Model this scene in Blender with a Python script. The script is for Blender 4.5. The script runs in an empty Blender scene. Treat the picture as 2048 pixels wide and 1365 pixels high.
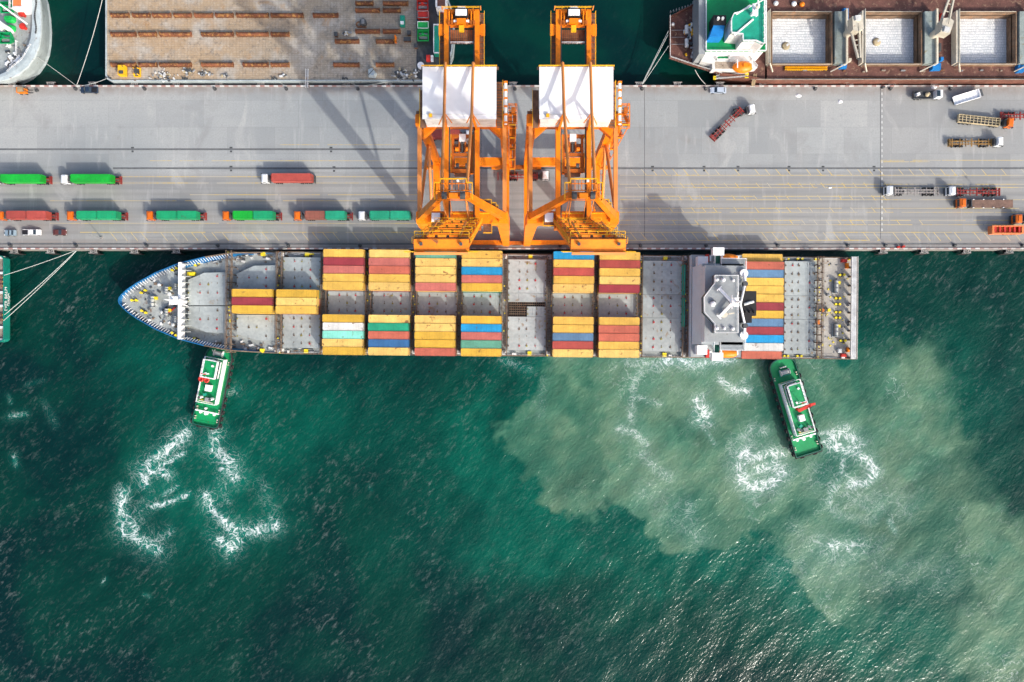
import bpy, math, random
import numpy as np
from mathutils import Vector, Matrix
C = bpy.context.scene.collection
R = math.radians
random.seed(7)
# ------------------------------------------------------------------ camera, sky, sun, exposure
H, F = 211.0, 1365.0            # camera height above the quay (m), focal length in photo pixels
sc = bpy.context.scene
cam = bpy.data.cameras.new('camera'); co = bpy.data.objects.new('camera', cam); C.objects.link(co)
co.location = (0, 0, H); co.rotation_euler = (0, 0, 0)
cam.sensor_width = 36; cam.lens = 36 * F / 2048; cam.clip_end = 6000; cam.clip_start = 1
sc.camera = co
SUN_EL, SUN_DIR = R(33.5), Vector((0.635, -0.772, 0)).normalized()   # direction towards the sun on the ground
w = bpy.data.worlds.new('World'); sc.world = w; w.use_nodes = True
nt = w.node_tree; sky = nt.nodes.new('ShaderNodeTexSky'); sky.sky_type = 'NISHITA'; sky.sun_disc = False
sky.sun_elevation = SUN_EL; sky.sun_rotation = math.atan2(SUN_DIR.x, SUN_DIR.y); sky.air_density = 1.0; sky.dust_density = 4.5
nt.links.new(sky.outputs[0], nt.nodes['Background'].inputs[0]); nt.nodes['Background'].inputs[1].default_value = 0.15
sl = bpy.data.lights.new('sun', 'SUN'); sl.energy = 2.05; sl.angle = R(0.9); sl.color = (1, .945, .86)
so = bpy.data.objects.new('sun', sl); C.objects.link(so)
sd = Vector((SUN_DIR.x * math.cos(SUN_EL), SUN_DIR.y * math.cos(SUN_EL), math.sin(SUN_EL)))
so.rotation_euler = sd.to_track_quat('Z', 'Y').to_euler(); so.location = (60, -80, 150)
sc.view_settings.view_transform = 'Standard'; sc.view_settings.look = 'None'
sc.view_settings.exposure = 0.80; sc.view_settings.gamma = 1
WZ = -4.0                        # water level; the quay surface is z = 0

def W(px, py, z=0.0):            # photo measurement at a known height -> metres
    k = (H - z) / F
    return ((px - 1024) * k, (682.5 - py) * k)

# ------------------------------------------------------------------ materials
_M = {}
def paint(name, rgb, rough=.55, var=.2, s=.5, rust=0., metal=0., rustc=(.13, .055, .025), spec=.4, seam=0.):
    if name in _M: return _M[name]
    m = bpy.data.materials.new(name); m.use_nodes = True; n = m.node_tree.nodes; l = m.node_tree.links
    b = n['Principled BSDF']; b.inputs['Roughness'].default_value = rough; b.inputs['Metallic'].default_value = metal
    b.inputs['Specular IOR Level'].default_value = spec
    tc = n.new('ShaderNodeTexCoord'); oi = n.new('ShaderNodeObjectInfo')
    ad = n.new('ShaderNodeVectorMath'); ad.operation = 'MULTIPLY_ADD'
    cx = n.new('ShaderNodeCombineXYZ')
    for i in range(3): l.new(oi.outputs['Random'], cx.inputs[i])
    l.new(cx.outputs[0], ad.inputs[0]); ad.inputs[1].default_value = (90, 57, 31); l.new(tc.outputs['Object'], ad.inputs[2])
    def noise(scale, det=5, dist=0.):
        t = n.new('ShaderNodeTexNoise'); t.inputs['Scale'].default_value = scale; t.inputs['Detail'].default_value = det
        t.inputs['Distortion'].default_value = dist; l.new(ad.outputs[0], t.inputs['Vector']); return t.outputs[0]
    def mr(src, a, b_, c, d):
        t = n.new('ShaderNodeMapRange'); l.new(src, t.inputs[0]); t.inputs[1].default_value = a; t.inputs[2].default_value = b_
        t.inputs[3].default_value = c; t.inputs[4].default_value = d; return t.outputs[0]
    a1 = mr(noise(s), .3, .7, 1 - var, 1 + var * .7); a2 = mr(noise(s * 7, 4), .3, .7, 1 - var * .6, 1 + var * .4)
    mu = n.new('ShaderNodeMath'); mu.operation = 'MULTIPLY'; l.new(a1, mu.inputs[0]); l.new(a2, mu.inputs[1])
    rv = mr(oi.outputs['Random'], 0, 1, 1 - var * .5, 1 + var * .4)
    mu2 = n.new('ShaderNodeMath'); mu2.operation = 'MULTIPLY'; l.new(mu.outputs[0], mu2.inputs[0]); l.new(rv, mu2.inputs[1])
    sca = n.new('ShaderNodeVectorMath'); sca.operation = 'SCALE'; sca.inputs[0].default_value = rgb; l.new(mu2.outputs[0], sca.inputs['Scale'])
    out = sca.outputs[0]
    if seam > 0:                                             # pressed roof ribs and sheet joints across the length
        sp = n.new('ShaderNodeSeparateXYZ'); l.new(tc.outputs['Object'], sp.inputs[0]); tot = None
        for per, wd in ((1.52, .05), (.36, .3)):
            a_ = n.new('ShaderNodeMath'); a_.operation = 'MULTIPLY'; l.new(sp.outputs[0], a_.inputs[0]); a_.inputs[1].default_value = 1 / per
            f_ = n.new('ShaderNodeMath'); f_.operation = 'FRACT'; l.new(a_.outputs[0], f_.inputs[0])
            g_ = n.new('ShaderNodeMath'); g_.operation = 'LESS_THAN'; l.new(f_.outputs[0], g_.inputs[0]); g_.inputs[1].default_value = wd
            q_ = mr(g_.outputs[0], 0, 1, 1, 1 - seam * (1 if per > 1 else .35))
            s_ = n.new('ShaderNodeVectorMath'); s_.operation = 'SCALE'; l.new(out, s_.inputs[0]); l.new(q_, s_.inputs['Scale']); out = s_.outputs[0]
    if rust > 0:
        th = .70 - .22 * rust
        f = mr(noise(s * 2.3, 9, .6), th, th + .09, 0, .85)
        mx = n.new('ShaderNodeMix'); mx.data_type = 'RGBA'; l.new(f, mx.inputs[0]); l.new(out, mx.inputs[6]); mx.inputs[7].default_value = (*rustc, 1); out = mx.outputs[2]
    l.new(out, b.inputs['Base Color']); _M[name] = m; return m

M = dict(
    orange=paint('crane orange paint', (.84, .215, .003), .45, .2, .3, .22),
    dorange=paint('darker orange paint', (.42, .11, .01), .5, .2, .4, .2),
    lorange=paint('sun bleached orange paint', (.66, .24, .06), .45, .12, .3),
    yellowrail=paint('yellow railing paint', (.80, .42, .01), .5, .12, .5),
    grate=paint('brown steel grating', (.19, .10, .06), .7, .35, .8),
    white=paint('white paint', (.78, .79, .80), .45, .06, .3),
    roofwhite=paint('white roof sheet', (.80, .81, .82), .5, .05, .12),
    dirtywhite=paint('dirty white paint', (.60, .61, .60), .55, .2, .5, .15),
    housewall=paint('pale blue grey house wall', (.62, .70, .77), .5, .06, .3),
    black=paint('black', (.012, .012, .014), .6, .3, 1.),
    rubber=paint('tyre rubber', (.016, .016, .017), .8, .3, 1.),
    darkgrey=paint('dark grey steel', (.06, .065, .07), .6, .3, 1.),
    midgrey=paint('grey steel', (.24, .25, .26), .55, .25, .7, .1),
    glass=paint('dark window glass', (.02, .035, .05), .08, .2, .5, spec=.6),
    shipgrey=paint('grey ship deck paint', (.33, .36, .355), .6, .24, .25, .36),
    hatch=paint('hatch cover paint', (.335, .375, .378), .6, .2, .16, .34, rustc=(.24, .17, .10)),
    house=paint('pale grey house paint', (.275, .30, .312), .55, .12, .3, .08),
    hullblue=paint('blue hull paint', (.01, .13, .32), .45, .2, .15, .05),
    hullred=paint('red antifouling paint', (.20, .025, .02), .6, .2, .2),
    rust=paint('rusty steel', (.17, .075, .035), .75, .4, .7, .35, rustc=(.07, .045, .03)),
    rustbeam=paint('rust brown beam', (.17, .06, .028), .85, .5, .5, .8, rustc=(.30, .15, .045)),
    lash=paint('rust stained lashing bridge', (.17, .13, .095), .75, .45, .9, .55, rustc=(.20, .08, .035)),
    yellow=paint('yellow fitting paint', (.72, .58, .02), .45, .15, 1.),
    olive=paint('olive socket paint', (.27, .24, .05), .6, .3, 1.),
    redspot=paint('red socket paint', (.42, .03, .04), .6, .2, 1.),
    rope=paint('mooring rope', (.42, .44, .42), .8, .15, 2.),
    red=paint('red paint', (.50, .03, .02), .45, .2, .7, .1),
    tugreen=paint('tug green deck', (.001, .27, .085), .5, .16, .3, .04),
    tugdark=paint('tug dark green side', (.004, .09, .06), .5, .2, .4),
    green=paint('bright green paint', (.01, .36, .07), .5, .15, .5),
    teal=paint('teal deck paint', (.01, .30, .20), .55, .2, .4, .1),
    deckred=paint('red brown deck', (.15, .065, .05), .75, .4, .4, .55, rustc=(.24, .15, .10)),
    weathered=paint('weathered grey green steel', (.24, .285, .27), .65, .3, .25, .45, rustc=(.20, .16, .09)),
    bulkbrown=paint('brown hull topside', (.15, .06, .042), .7, .4, .3, .5, rustc=(.17, .14, .11)),
    coaming=paint('weathered coaming', (.30, .25, .20), .7, .35, .5, .5),
    cream=paint('cream crane paint', (.56, .52, .42), .5, .15, .5, .25),
    blue=paint('blue tarpaulin', (.01, .18, .50), .5, .2, .6),
    greyhull=paint('pale grey hull', (.37, .43, .45), .5, .2, .25, .3),
    rustwall=paint('rusty hold wall', (.23, .15, .095), .75, .4, .4, .6, rustc=(.27, .13, .06)),
    bottle=paint('yellow bottle paint', (.80, .50, .01), .4, .1, 1.),
    greenhull=paint('green hull paint', (.004, .17, .13), .5, .15, .2),
    sterndeck=paint('beige stern deck', (.40, .38, .34), .65, .2, .25, .35, rustc=(.27, .18, .10)),
    stone=paint('concrete fender', (.30, .29, .28), .8, .3, .6),
    timber=paint('timber', (.33, .25, .15), .8, .3, .9),
    salmon=paint('salmon orange body', (.66, .19, .06), .5, .12, .5),
    chassisred=paint('red chassis paint', (.25, .03, .025), .6, .3, .8, .25),
    chassisgrey=paint('grey chassis paint', (.28, .26, .25), .6, .3, .8, .3),
    chassisyel=paint('yellow brown chassis paint', (.30, .17, .05), .6, .4, .8, .3),
    flatbed=paint('brown flatbed planks', (.19, .11, .08), .75, .3, .8, .2),
    cargobeige=paint('beige planks', (.42, .35, .22), .8, .3, .9),
)
CAB = dict(white=paint('white cab', (.70, .73, .75), .3, .06, .5), orange=paint('orange cab', (.62, .13, .01), .35, .12, .6))
CC = {  # container colours
 'yellow': (.64, .40, .075), 'pale yellow': (.68, .455, .13), 'deep yellow': (.58, .355, .042), 'dark red': (.27, .035, .045), 'red': (.36, .065, .05),
 'salmon': (.46, .12, .075), 'pink': (.44, .13, .105), 'blue': (.035, .13, .30), 'bright blue': (.01, .25, .50), 'grey blue': (.10, .20, .33),
 'green': (.015, .30, .17), 'grey green': (.10, .30, .21), 'mint': (.20, .58, .47), 'white': (.58, .58, .55), 'orange': (.60, .16, .06), 'brown': (.24, .085, .06),
 'vivid green': (.006, .34, .03), 'sea green': (.008, .29, .12)}
def cmat(c): return paint('container ' + c, CC[c], .48, .17, .28, (.42 if 'pale' in c else .24) if 'yellow' in c or c in ('white', 'pink', 'salmon') else .16, seam=.22)

# ------------------------------------------------------------------ mesh builder
class MB:
    def __init__(s): s.v = []; s.f = []; s.m = []; s.sm = []
    def _add(s, vs, fs, m=0, smooth=False):
        o = len(s.v); s.v += [tuple(v) for v in vs]
        for f in fs: s.f.append([i + o for i in f]); s.m.append(m); s.sm.append(smooth)
    def box(s, c, d, rz=0., m=0, top=None):     # centre, size; top = scale of the upper face (x, y)
        tx, ty = top or (1, 1); ca, sa = math.cos(rz), math.sin(rz); vs = []
        for z, fx, fy in ((-.5, 1, 1), (.5, tx, ty)):
            for x, y in ((-.5, -.5), (.5, -.5), (.5, .5), (-.5, .5)):
                X, Y = x * d[0] * fx, y * d[1] * fy
                vs.append((c[0] + X * ca - Y * sa, c[1] + X * sa + Y * ca, c[2] + z * d[2]))
        s._add(vs, [(3, 2, 1, 0), (4, 5, 6, 7), (0, 1, 5, 4), (1, 2, 6, 5), (2, 3, 7, 6), (3, 0, 4, 7)], m)
    def b2(s, x0, x1, y0, y1, z0, z1, m=0, top=None):
        s.box(((x0 + x1) / 2, (y0 + y1) / 2, (z0 + z1) / 2), (abs(x1 - x0), abs(y1 - y0), abs(z1 - z0)), 0, m, top)
    def bar(s, p, q, wd, ht=None, m=0, up=(0, 0, 1), w2=None, h2=None):
        p, q = Vector(p), Vector(q); d = (q - p)
        if d.length < 1e-6: return
        d.normalize(); u = Vector(up)
        if abs(d.dot(u)) > .98: u = Vector((0, 1, 0))
        a = d.cross(u).normalized(); b = a.cross(d); ht = ht or wd; vs = []
        for e, ww, hh in ((p, wd, ht), (q, w2 or wd, h2 or ht)):
            for i, j in ((-1, -1), (1, -1), (1, 1), (-1, 1)): vs.append(e + a * (i * ww / 2) + b * (j * hh / 2))
        s._add(vs, [(0, 1, 2, 3), (7, 6, 5, 4), (4, 5, 1, 0), (5, 6, 2, 1), (6, 7, 3, 2), (7, 4, 0, 3)], m)
    def tube(s, pts, r, n=8, m=0, r2=None, cap=True):
        pts = [Vector(p) for p in pts]; o = []; N = len(pts)
        for i, p in enumerate(pts):
            d = (pts[min(i + 1, N - 1)] - pts[max(i - 1, 0)]).normalized()
            u = Vector((0, 0, 1)) if abs(d.z) < .9 else Vector((1, 0, 0))
            a = d.cross(u).normalized(); b = a.cross(d); rr = r if r2 is None else r + (r2 - r) * i / (N - 1)
            o += [p + a * (rr * math.cos(2 * math.pi * j / n)) + b * (rr * math.sin(2 * math.pi * j / n)) for j in range(n)]
        fs = [(i * n + j, i * n + (j + 1) % n, (i + 1) * n + (j + 1) % n, (i + 1) * n + j) for i in range(N - 1) for j in range(n)]
        s._add(o, fs, m, True)
        if cap: s._add(o[:n], [list(range(n))[::-1]], m); s._add(o[-n:], [list(range(n))], m)
    def cyl(s, x, y, z0, z1, r, n=14, m=0, r2=None):
        s.tube([(x, y, z0), (x, y, z1)], r, n, m, r2)
    def prism(s, poly, z0, z1, m=0, top=None, mt=None):
        n = len(poly); t = top or poly
        if sum(poly[i][0] * poly[(i + 1) % n][1] - poly[(i + 1) % n][0] * poly[i][1] for i in range(n)) < 0: poly = poly[::-1]; t = t[::-1]
        vs = [(x, y, z0) for x, y in poly] + [(x, y, z1) for x, y in t]
        s._add(vs, [[i, (i + 1) % n, n + (i + 1) % n, n + i] for i in range(n)] + [list(range(n))[::-1]], m)
        s._add(vs[n:], [list(range(n))], m if mt is None else mt)
    def loft(s, rings, m=0, closed=True, smooth=False):
        n = len(rings[0]); vs = [p for r in rings for p in r]; e = n if closed else n - 1
        s._add(vs, [(i * n + j, i * n + (j + 1) % n, (i + 1) * n + (j + 1) % n, (i + 1) * n + j) for i in range(len(rings) - 1) for j in range(e)], m, smooth)
    def torus(s, c, r, t, ax='z', n=12, k=6, m=0):
        vs = []
        for i in range(n):
            a = 2 * math.pi * i / n
            for j in range(k):
                b = 2 * math.pi * j / k; q = r + t * math.cos(b); h = t * math.sin(b); x, y = q * math.cos(a), q * math.sin(a)
                vs.append({'z': (c[0] + x, c[1] + y, c[2] + h), 'x': (c[0] + h, c[1] + x, c[2] + y), 'y': (c[0] + x, c[1] + h, c[2] + y)}[ax])
        s._add(vs, [(i * k + j, ((i + 1) % n) * k + j, ((i + 1) % n) * k + (j + 1) % k, i * k + (j + 1) % k) for i in range(n) for j in range(k)], m, True)
    def ball(s, c, r, m=0, n=10, sz=1.):
        vs = []; k = n // 2 + 1
        for i in range(k + 1):
            t = math.pi * i / k
            for j in range(n): vs.append((c[0] + r * math.sin(t) * math.cos(2 * math.pi * j / n), c[1] + r * math.sin(t) * math.sin(2 * math.pi * j / n), c[2] + r * sz * math.cos(t)))
        s._add(vs, [(i * n + j, (i + 1) * n + j, (i + 1) * n + (j + 1) % n, i * n + (j + 1) % n) for i in range(k) for j in range(n)], m, True)
    def rail(s, pts, h=1.1, t=.09, m=0, up=(0, 0, 1), step=1.6):
        u = Vector(up); pts = [Vector(p) for p in pts]
        for a, b in zip(pts, pts[1:]):
            for q in (1., .5): s.bar(a + u * h * q, b + u * h * q, t, t, m, up=(0, .1, 1))
            n = max(1, int((b - a).length / step))
            for i in range(n + 1):
                p = a.lerp(b, i / n); s.bar(p, p + u * h, t, t, m)
    def build(s, name, mats, parent=None, loc=(0, 0, 0), rz=0., world=False, sub=None):
        me = bpy.data.meshes.new(name)
        v = s.v
        if world and parent is not None:
            r = parent
            mi = (Matrix.Translation(r.location) @ Matrix.Rotation(r.rotation_euler.z, 4, 'Z')).inverted(); v = [tuple(mi @ Vector(p)) for p in v]
        me.from_pydata(v, [], s.f)
        for mt in (mats if isinstance(mats, (list, tuple)) else [mats]): me.materials.append(mt)
        me.polygons.foreach_set('material_index', s.m); me.polygons.foreach_set('use_smooth', s.sm); me.update()
        o = bpy.data.objects.new(name, me); C.objects.link(o); o.location = loc; o.rotation_euler.z = rz
        if parent is not None: o.parent = parent
        return o
def tag(o, label=None, cat=None, group=None, kind=None):
    if label: o['label'] = label
    if cat: o['category'] = cat
    if group: o['group'] = group
    if kind: o['kind'] = kind
    return o
def thing(name, label, cat, loc=(0, 0, 0), rz=0., group=None):
    o = bpy.data.objects.new(name, None); C.objects.link(o); o.location = loc; o.rotation_euler.z = rz
    return tag(o, label, cat, group)
def copy_tree(o, parent=None):
    c = o.copy(); C.objects.link(c)
    if parent is not None: c.parent = parent
    for ch in list(o.children): copy_tree(ch, c)
    return c
def inst(me_obj, parent, loc, rz=0., name=None):          # another copy of a part's mesh under a thing
    c = me_obj.copy(); C.objects.link(c); c.parent = parent; c.location = loc; c.rotation_euler.z = rz
    if name: c.name = name
    return c
ORD = ['', 'first', 'second', 'third', 'fourth', 'fifth', 'sixth', 'seventh', 'eighth', 'ninth', 'tenth', 'eleventh', 'twelfth', 'thirteenth']
def text_mesh(txt, size, name, mat, parent, mw):
    cu = bpy.data.curves.new(name, 'FONT'); cu.body = txt; cu.size = size; cu.extrude = .015; cu.align_x = 'CENTER'
    to = bpy.data.objects.new('tmp', cu); C.objects.link(to); bpy.context.view_layer.update()
    me = bpy.data.meshes.new_from_object(to.evaluated_get(bpy.context.evaluated_depsgraph_get())); bpy.data.objects.remove(to)
    me.transform(mw); me.materials.clear(); me.materials.append(mat); o = bpy.data.objects.new(name, me); C.objects.link(o); o.parent = parent
    return o
# ------------------------------------------------------------------ water
def vnoise(x, y, seed):
    rs = np.random.RandomState(seed); T = rs.rand(256, 256)
    xi = np.floor(x).astype(int); yi = np.floor(y).astype(int); fx = x - xi; fy = y - yi
    fx = fx * fx * (3 - 2 * fx); fy = fy * fy * (3 - 2 * fy)
    g = lambda a, b: T[a % 256, b % 256]
    return (g(xi, yi) * (1 - fx) + g(xi + 1, yi) * fx) * (1 - fy) + (g(xi, yi + 1) * (1 - fx) + g(xi + 1, yi + 1) * fx) * fy
def fbm(x, y, s, seed, o=5):
    t = 0; a = .5; n = 0
    for i in range(o): t = t + a * vnoise(x * s, y * s, seed + i); n += a; a *= .5; s *= 2.07
    return t / n
def seg_d(X, Y, ax, ay, bx, by):
    dx, dy = bx - ax, by - ay; t = np.clip(((X - ax) * dx + (Y - ay) * dy) / (dx * dx + dy * dy + 1e-9), 0, 1)
    return np.hypot(X - ax - t * dx, Y - ay - t * dy), t
xs = np.arange(-215, 215.1, .7); ys = np.arange(-150, 140.1, .7)
X, Y = np.meshgrid(xs, ys)
kw = (H - WZ) / F
PX = X / kw + 1024; PY = 682.5 - Y / kw                   # plume outlines below were measured on the photo
wx = PX + 60 * (fbm(X, Y, .035, 11) - .5) + 62 * (fbm(X, Y, .10, 12, 6) - .5) + 50 * (fbm(X, Y, .3, 13, 4) - .5); wy = PY + 60 * (fbm(X, Y, .035, 21) - .5) + 62 * (fbm(X, Y, .10, 22, 6) - .5) + 50 * (fbm(X, Y, .3, 23, 4) - .5)
def sdf(poly):
    d = np.full(X.shape, 1e9); ins = np.zeros(X.shape, bool); n = len(poly)
    for i in range(n):
        (ax, ay), (bx, by) = poly[i], poly[(i + 1) % n]
        d = np.minimum(d, seg_d(wx, wy, ax, ay, bx, by)[0])
        c = ((ay > wy) != (by > wy)); ins ^= c & (wx < (bx - ax) * (wy - ay) / ((by - ay) + 1e-9) + ax)
    return np.where(ins, d, -d)
silt_poly = [(1075, 640), (1078, 770), (1050, 830), (985, 865), (1000, 910), (1040, 940), (1080, 1010), (1160, 1050), (1215, 1030), (1290, 1040), (1330, 1110), (1400, 1105), (1440, 1085), (1500, 1060), (1530, 1095), (1570, 1120),
             (1620, 1170), (1670, 1225), (1720, 1230), (1790, 1160), (1850, 1200), (1880, 1300), (1960, 1380), (2200, 1400), (2250, 1060), (2010, 1040), (1965, 980), (1950, 900), (1900, 820), (1880, 700), (1700, 730), (1620, 640)]
sd_ = sdf(silt_poly); silt = np.clip(sd_ / np.where(PX > 1700, 70, 15) + .42, 0, 1); halo = np.exp(-(np.clip(sd_, -200, 0) / 60) ** 2)
ux = X + 26 * (fbm(X, Y, .03, 71) - .5) + 10 * (fbm(X, Y, .09, 73) - .5); uy = Y + 26 * (fbm(X, Y, .03, 72) - .5) + 10 * (fbm(X, Y, .09, 74) - .5)
pat = fbm(ux, uy, .05, 31)
silt *= np.clip((pat - .30) * 6, .56, 1) * (.60 + .72 * fbm(ux, uy, .2, 35))
def blob(px, py, rx, ry): return np.exp(-(((wx - px) / rx) ** 2 + ((wy - py) / ry) ** 2))
for b in ((1650, 950, 45, 50), (1590, 1040, 40, 35), (1545, 790, 60, 60), (1860, 1250, 80, 90), (1720, 770, 50, 40)): silt *= 1 - .75 * blob(*b)
silt = np.clip(silt, 0, 1)
teal = np.zeros(X.shape)
for px, py, rx, ry, a in ((420, 960, 170, 150, .75), (560, 800, 190, 110, .6), (800, 900, 230, 170, .35), (1020, 800, 70, 120, .6), (960, 940, 90, 90, .7), (1130, 1090, 120, 60, .9), (1290, 1110, 190, 80, .9),
                         (1010, 1120, 240, 90, .55), (1260, 1290, 130, 100, .35), (1560, 1220, 140, 100, .25), (1780, 1290, 200, 110, .9), (1960, 1150, 130, 160, .7), (1780, 760, 220, 130, .75), (340, 740, 140, 90, .5), (1950, 860, 110, 160, .3)):
    teal += a * blob(px, py, rx, ry)
teal += .75 * halo * (PX < 1720)
teal = np.clip(teal * (.15 + 1.7 * fbm(ux, uy, .04, 41)), 0, 1)
foam = np.zeros(X.shape)
fx_ = PX + 14 * (fbm(X, Y, .12, 51) - .5); fy_ = PY + 14 * (fbm(X, Y, .12, 52) - .5)
def stroke(pts, wd, a):
    global foam
    for (p, q) in zip(pts, pts[1:]):
        d, _ = seg_d(fx_, fy_, *p, *q); foam = np.maximum(foam, a * .95 * np.exp(-(d / (wd * 1.05)) ** 2)); foam = np.maximum(foam, a * .46 * np.exp(-(d / (wd * 2.8)) ** 2))
for pts, wd, a in (   # wash of the two tugs and along the hull
    ([(372, 866), (355, 880), (330, 900), (305, 920), (288, 940), (290, 968)], 13, .75), ([(365, 905), (335, 925), (310, 938)], 7, .7), ([(290, 940), (335, 950)], 7, .9),
    ([(248, 985), (240, 1020), (243, 1050), (250, 1068)], 9, .9), ([(250, 1060), (285, 1080), (315, 1098)], 17, .6), ([(352, 975), (325, 990)], 5, .6), ([(305, 1015), (340, 1003), (380, 985)], 5, .75),
    ([(250, 1030), (270, 1055)], 12, .65), ([(340, 1060), (310, 1085)], 16, .35), ([(330, 890), (330, 990)], 30, .28), ([(300, 1000), (270, 1040)], 30, .3),
    ([(430, 870), (425, 890), (440, 910), (462, 925), (468, 955)], 13, .75), ([(450, 940), (470, 955)], 10, .7), ([(415, 990), (420, 1015), (450, 1040), (470, 1060)], 9, .8), ([(468, 1055), (500, 1062), (550, 1052)], 11, .8),
    ([(440, 1080), (460, 1098), (475, 1085), (465, 1060)], 14, .7), ([(545, 1050), (540, 1035)], 8, .5), ([(440, 960), (450, 1000)], 22, .3), ([(520, 970), (545, 1030)], 26, .25),
    ([(1488, 900), (1482, 930), (1490, 960), (1515, 972), (1545, 968), (1562, 945)], 14, .85), ([(1500, 915), (1540, 905), (1565, 910)], 11, .75), ([(1510, 940), (1550, 930)], 14, .6), ([(1480, 880), (1500, 860), (1530, 865)], 16, .35),
    ([(1650, 885), (1680, 870), (1705, 880), (1715, 900)], 13, .72), ([(1665, 895), (1700, 905)], 14, .75), ([(1640, 870), (1690, 858), (1730, 890)], 10, .5), ([(1700, 905), (1740, 920), (1752, 945), (1735, 965), (1705, 968)], 9, .75),
    ([(1690, 915), (1685, 945), (1720, 968)], 8, .45), ([(1680, 965), (1660, 990), (1655, 1010)], 12, .45), ([(1650, 1005), (1680, 1035), (1740, 1040), (1790, 1000)], 20, .3), ([(1700, 990), (1760, 1010)], 24, .3),
    ([(1395, 800), (1405, 812), (1415, 830), (1400, 840)], 9, .95), ([(1405, 790), (1390, 830), (1420, 845)], 14, .5), ([(1400, 850), (1430, 890)], 7, .4), ([(1440, 760), (1470, 780), (1500, 785)], 9, .65), ([(1500, 750), (1480, 775)], 14, .35),
    ([(1290, 720), (1270, 760), (1265, 800), (1262, 840)], 14, .38), ([(1270, 790), (1320, 810)], 8, .4), ([(1240, 855), (1270, 865), (1290, 885)], 13, .45), ([(1285, 905), (1310, 940), (1335, 955)], 17, .36),
    ([(1330, 722), (1360, 722), (1400, 730)], 14, .65), ([(1400, 722), (1440, 728), (1470, 722)], 8, .6), ([(1260, 722), (1330, 735)], 20, .35), ([(1640, 1090), (1680, 1120), (1720, 1100)], 40, .33), ([(1660, 1090), (1700, 1095)], 14, .6),
    ([(1600, 1060), (1640, 1130), (1760, 1090)], 40, .25), ([(1380, 1010), (1370, 1060), (1400, 1080)], 22, .28), ([(1780, 1040), (1790, 1060)], 9, .45), ([(20, 835), (50, 830)], 7, .4), ([(55, 770), (90, 760)], 9, .2), ([(15, 790), (20, 805)], 5, .32),
    ([(30, 910), (32, 930)], 6, .45), ([(207, 1168), (214, 1156)], 3, .4), ([(285, 1190), (300, 1195)], 4, .35), ([(738, 972), (742, 980)], 3, .3), ([(90, 805), (110, 850)], 14, .2), ([(440, 785), (475, 780)], 14, .35),
    ([(1640, 960), (1800, 1010)], 55, .28), ([(1250, 740), (1420, 800)], 45, .2), ([(1560, 1130), (1880, 1150)], 60, .24), ([(1300, 980), (1400, 1080)], 45, .24), ([(1090, 760), (1080, 830)], 14, .22), ([(1010, 722), (1060, 740)], 12, .35), ([(1745, 720), (1790, 760)], 30, .12)):
    stroke(pts, wd, a)
foam = np.clip(foam, 0, 1)
ex = fx_, fy_
zz = np.zeros(X.shape)
rs = np.random.RandomState(3)
for i in range(26):                                        # low swell running with the wind
    L = rs.uniform(4.5, 16); a = R(-35) + rs.normal(0, .35); ph = rs.uniform(0, 6.28)
    zz += .0035 * L ** .75 * np.sin(2 * math.pi * (X * math.cos(a) + Y * math.sin(a)) / L + ph)
zz *= .55 + .9 * fbm(X, Y, .02, 61)
sheltered = np.clip((Y - 25) / 8, 0, 1); zz *= 1 - .6 * sheltered
ny, nx = X.shape
edge = np.minimum.reduce([X - xs[0], xs[-1] - X, Y - ys[0], ys[-1] - Y]); zz *= np.clip(edge / 10, 0, 1)
verts = np.stack([X, Y, zz + WZ], -1).reshape(-1, 3)
idx = np.arange(ny * nx).reshape(ny, nx)
faces = np.stack([idx[:-1, :-1], idx[:-1, 1:], idx[1:, 1:], idx[1:, :-1]], -1).reshape(-1, 4)
x0, x1, y0, y1 = xs[0], xs[-1], ys[0], ys[-1]; BIG = 4000
o = len(verts)
outer = np.array([(-BIG, -BIG, WZ), (BIG, -BIG, WZ), (BIG, BIG, WZ), (-BIG, BIG, WZ)]); verts = np.concatenate([verts, outer])
bottom = list(idx[0, :]); right = list(idx[:, -1]); topr = list(idx[-1, ::-1]); left = list(idx[::-1, 0])
fl = faces.tolist() + [[o, o + 1] + bottom[::-1], [o + 1, o + 2] + right[::-1], [o + 2, o + 3] + topr[::-1], [o + 3, o] + left[::-1]]
me = bpy.data.meshes.new('water'); me.from_pydata(verts.tolist(), [], fl)
for nm, arr in (('silt', silt), ('teal', teal), ('foam', foam), ('calm', sheltered)):
    at = me.attributes.new(nm, 'FLOAT', 'POINT'); at.data.foreach_set('value', np.concatenate([arr.ravel(), np.zeros(4)]).astype(np.float32))
me.polygons.foreach_set('use_smooth', [True] * len(me.polygons))
wm = bpy.data.materials.new('harbour water'); wm.use_nodes = True; n = wm.node_tree.nodes; l = wm.node_tree.links; b = n['Principled BSDF']
def N(t, **k):
    q = n.new('ShaderNode' + t)
    for a, v in k.items(): setattr(q, a, v)
    return q
def attr(nm): q = N('Attribute', attribute_name=nm); return q.outputs['Fac']
def math_(op, a, c=None, clamp=False):
    q = N('Math', operation=op, use_clamp=clamp)
    for i, v in enumerate((a, c)):
        if v is None: continue
        if isinstance(v, (int, float)): q.inputs[i].default_value = v
        else: l.new(v, q.inputs[i])
    return q.outputs[0]
def mrange(s_, a, c, d=0., e=1., sm=True):
    q = N('MapRange', interpolation_type='SMOOTHSTEP' if sm else 'LINEAR')
    for i, v in enumerate((s_, a, c, d, e)):
        if isinstance(v, (int, float)): q.inputs[i].default_value = v
        else: l.new(v, q.inputs[i])
    return q.outputs[0]
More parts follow.
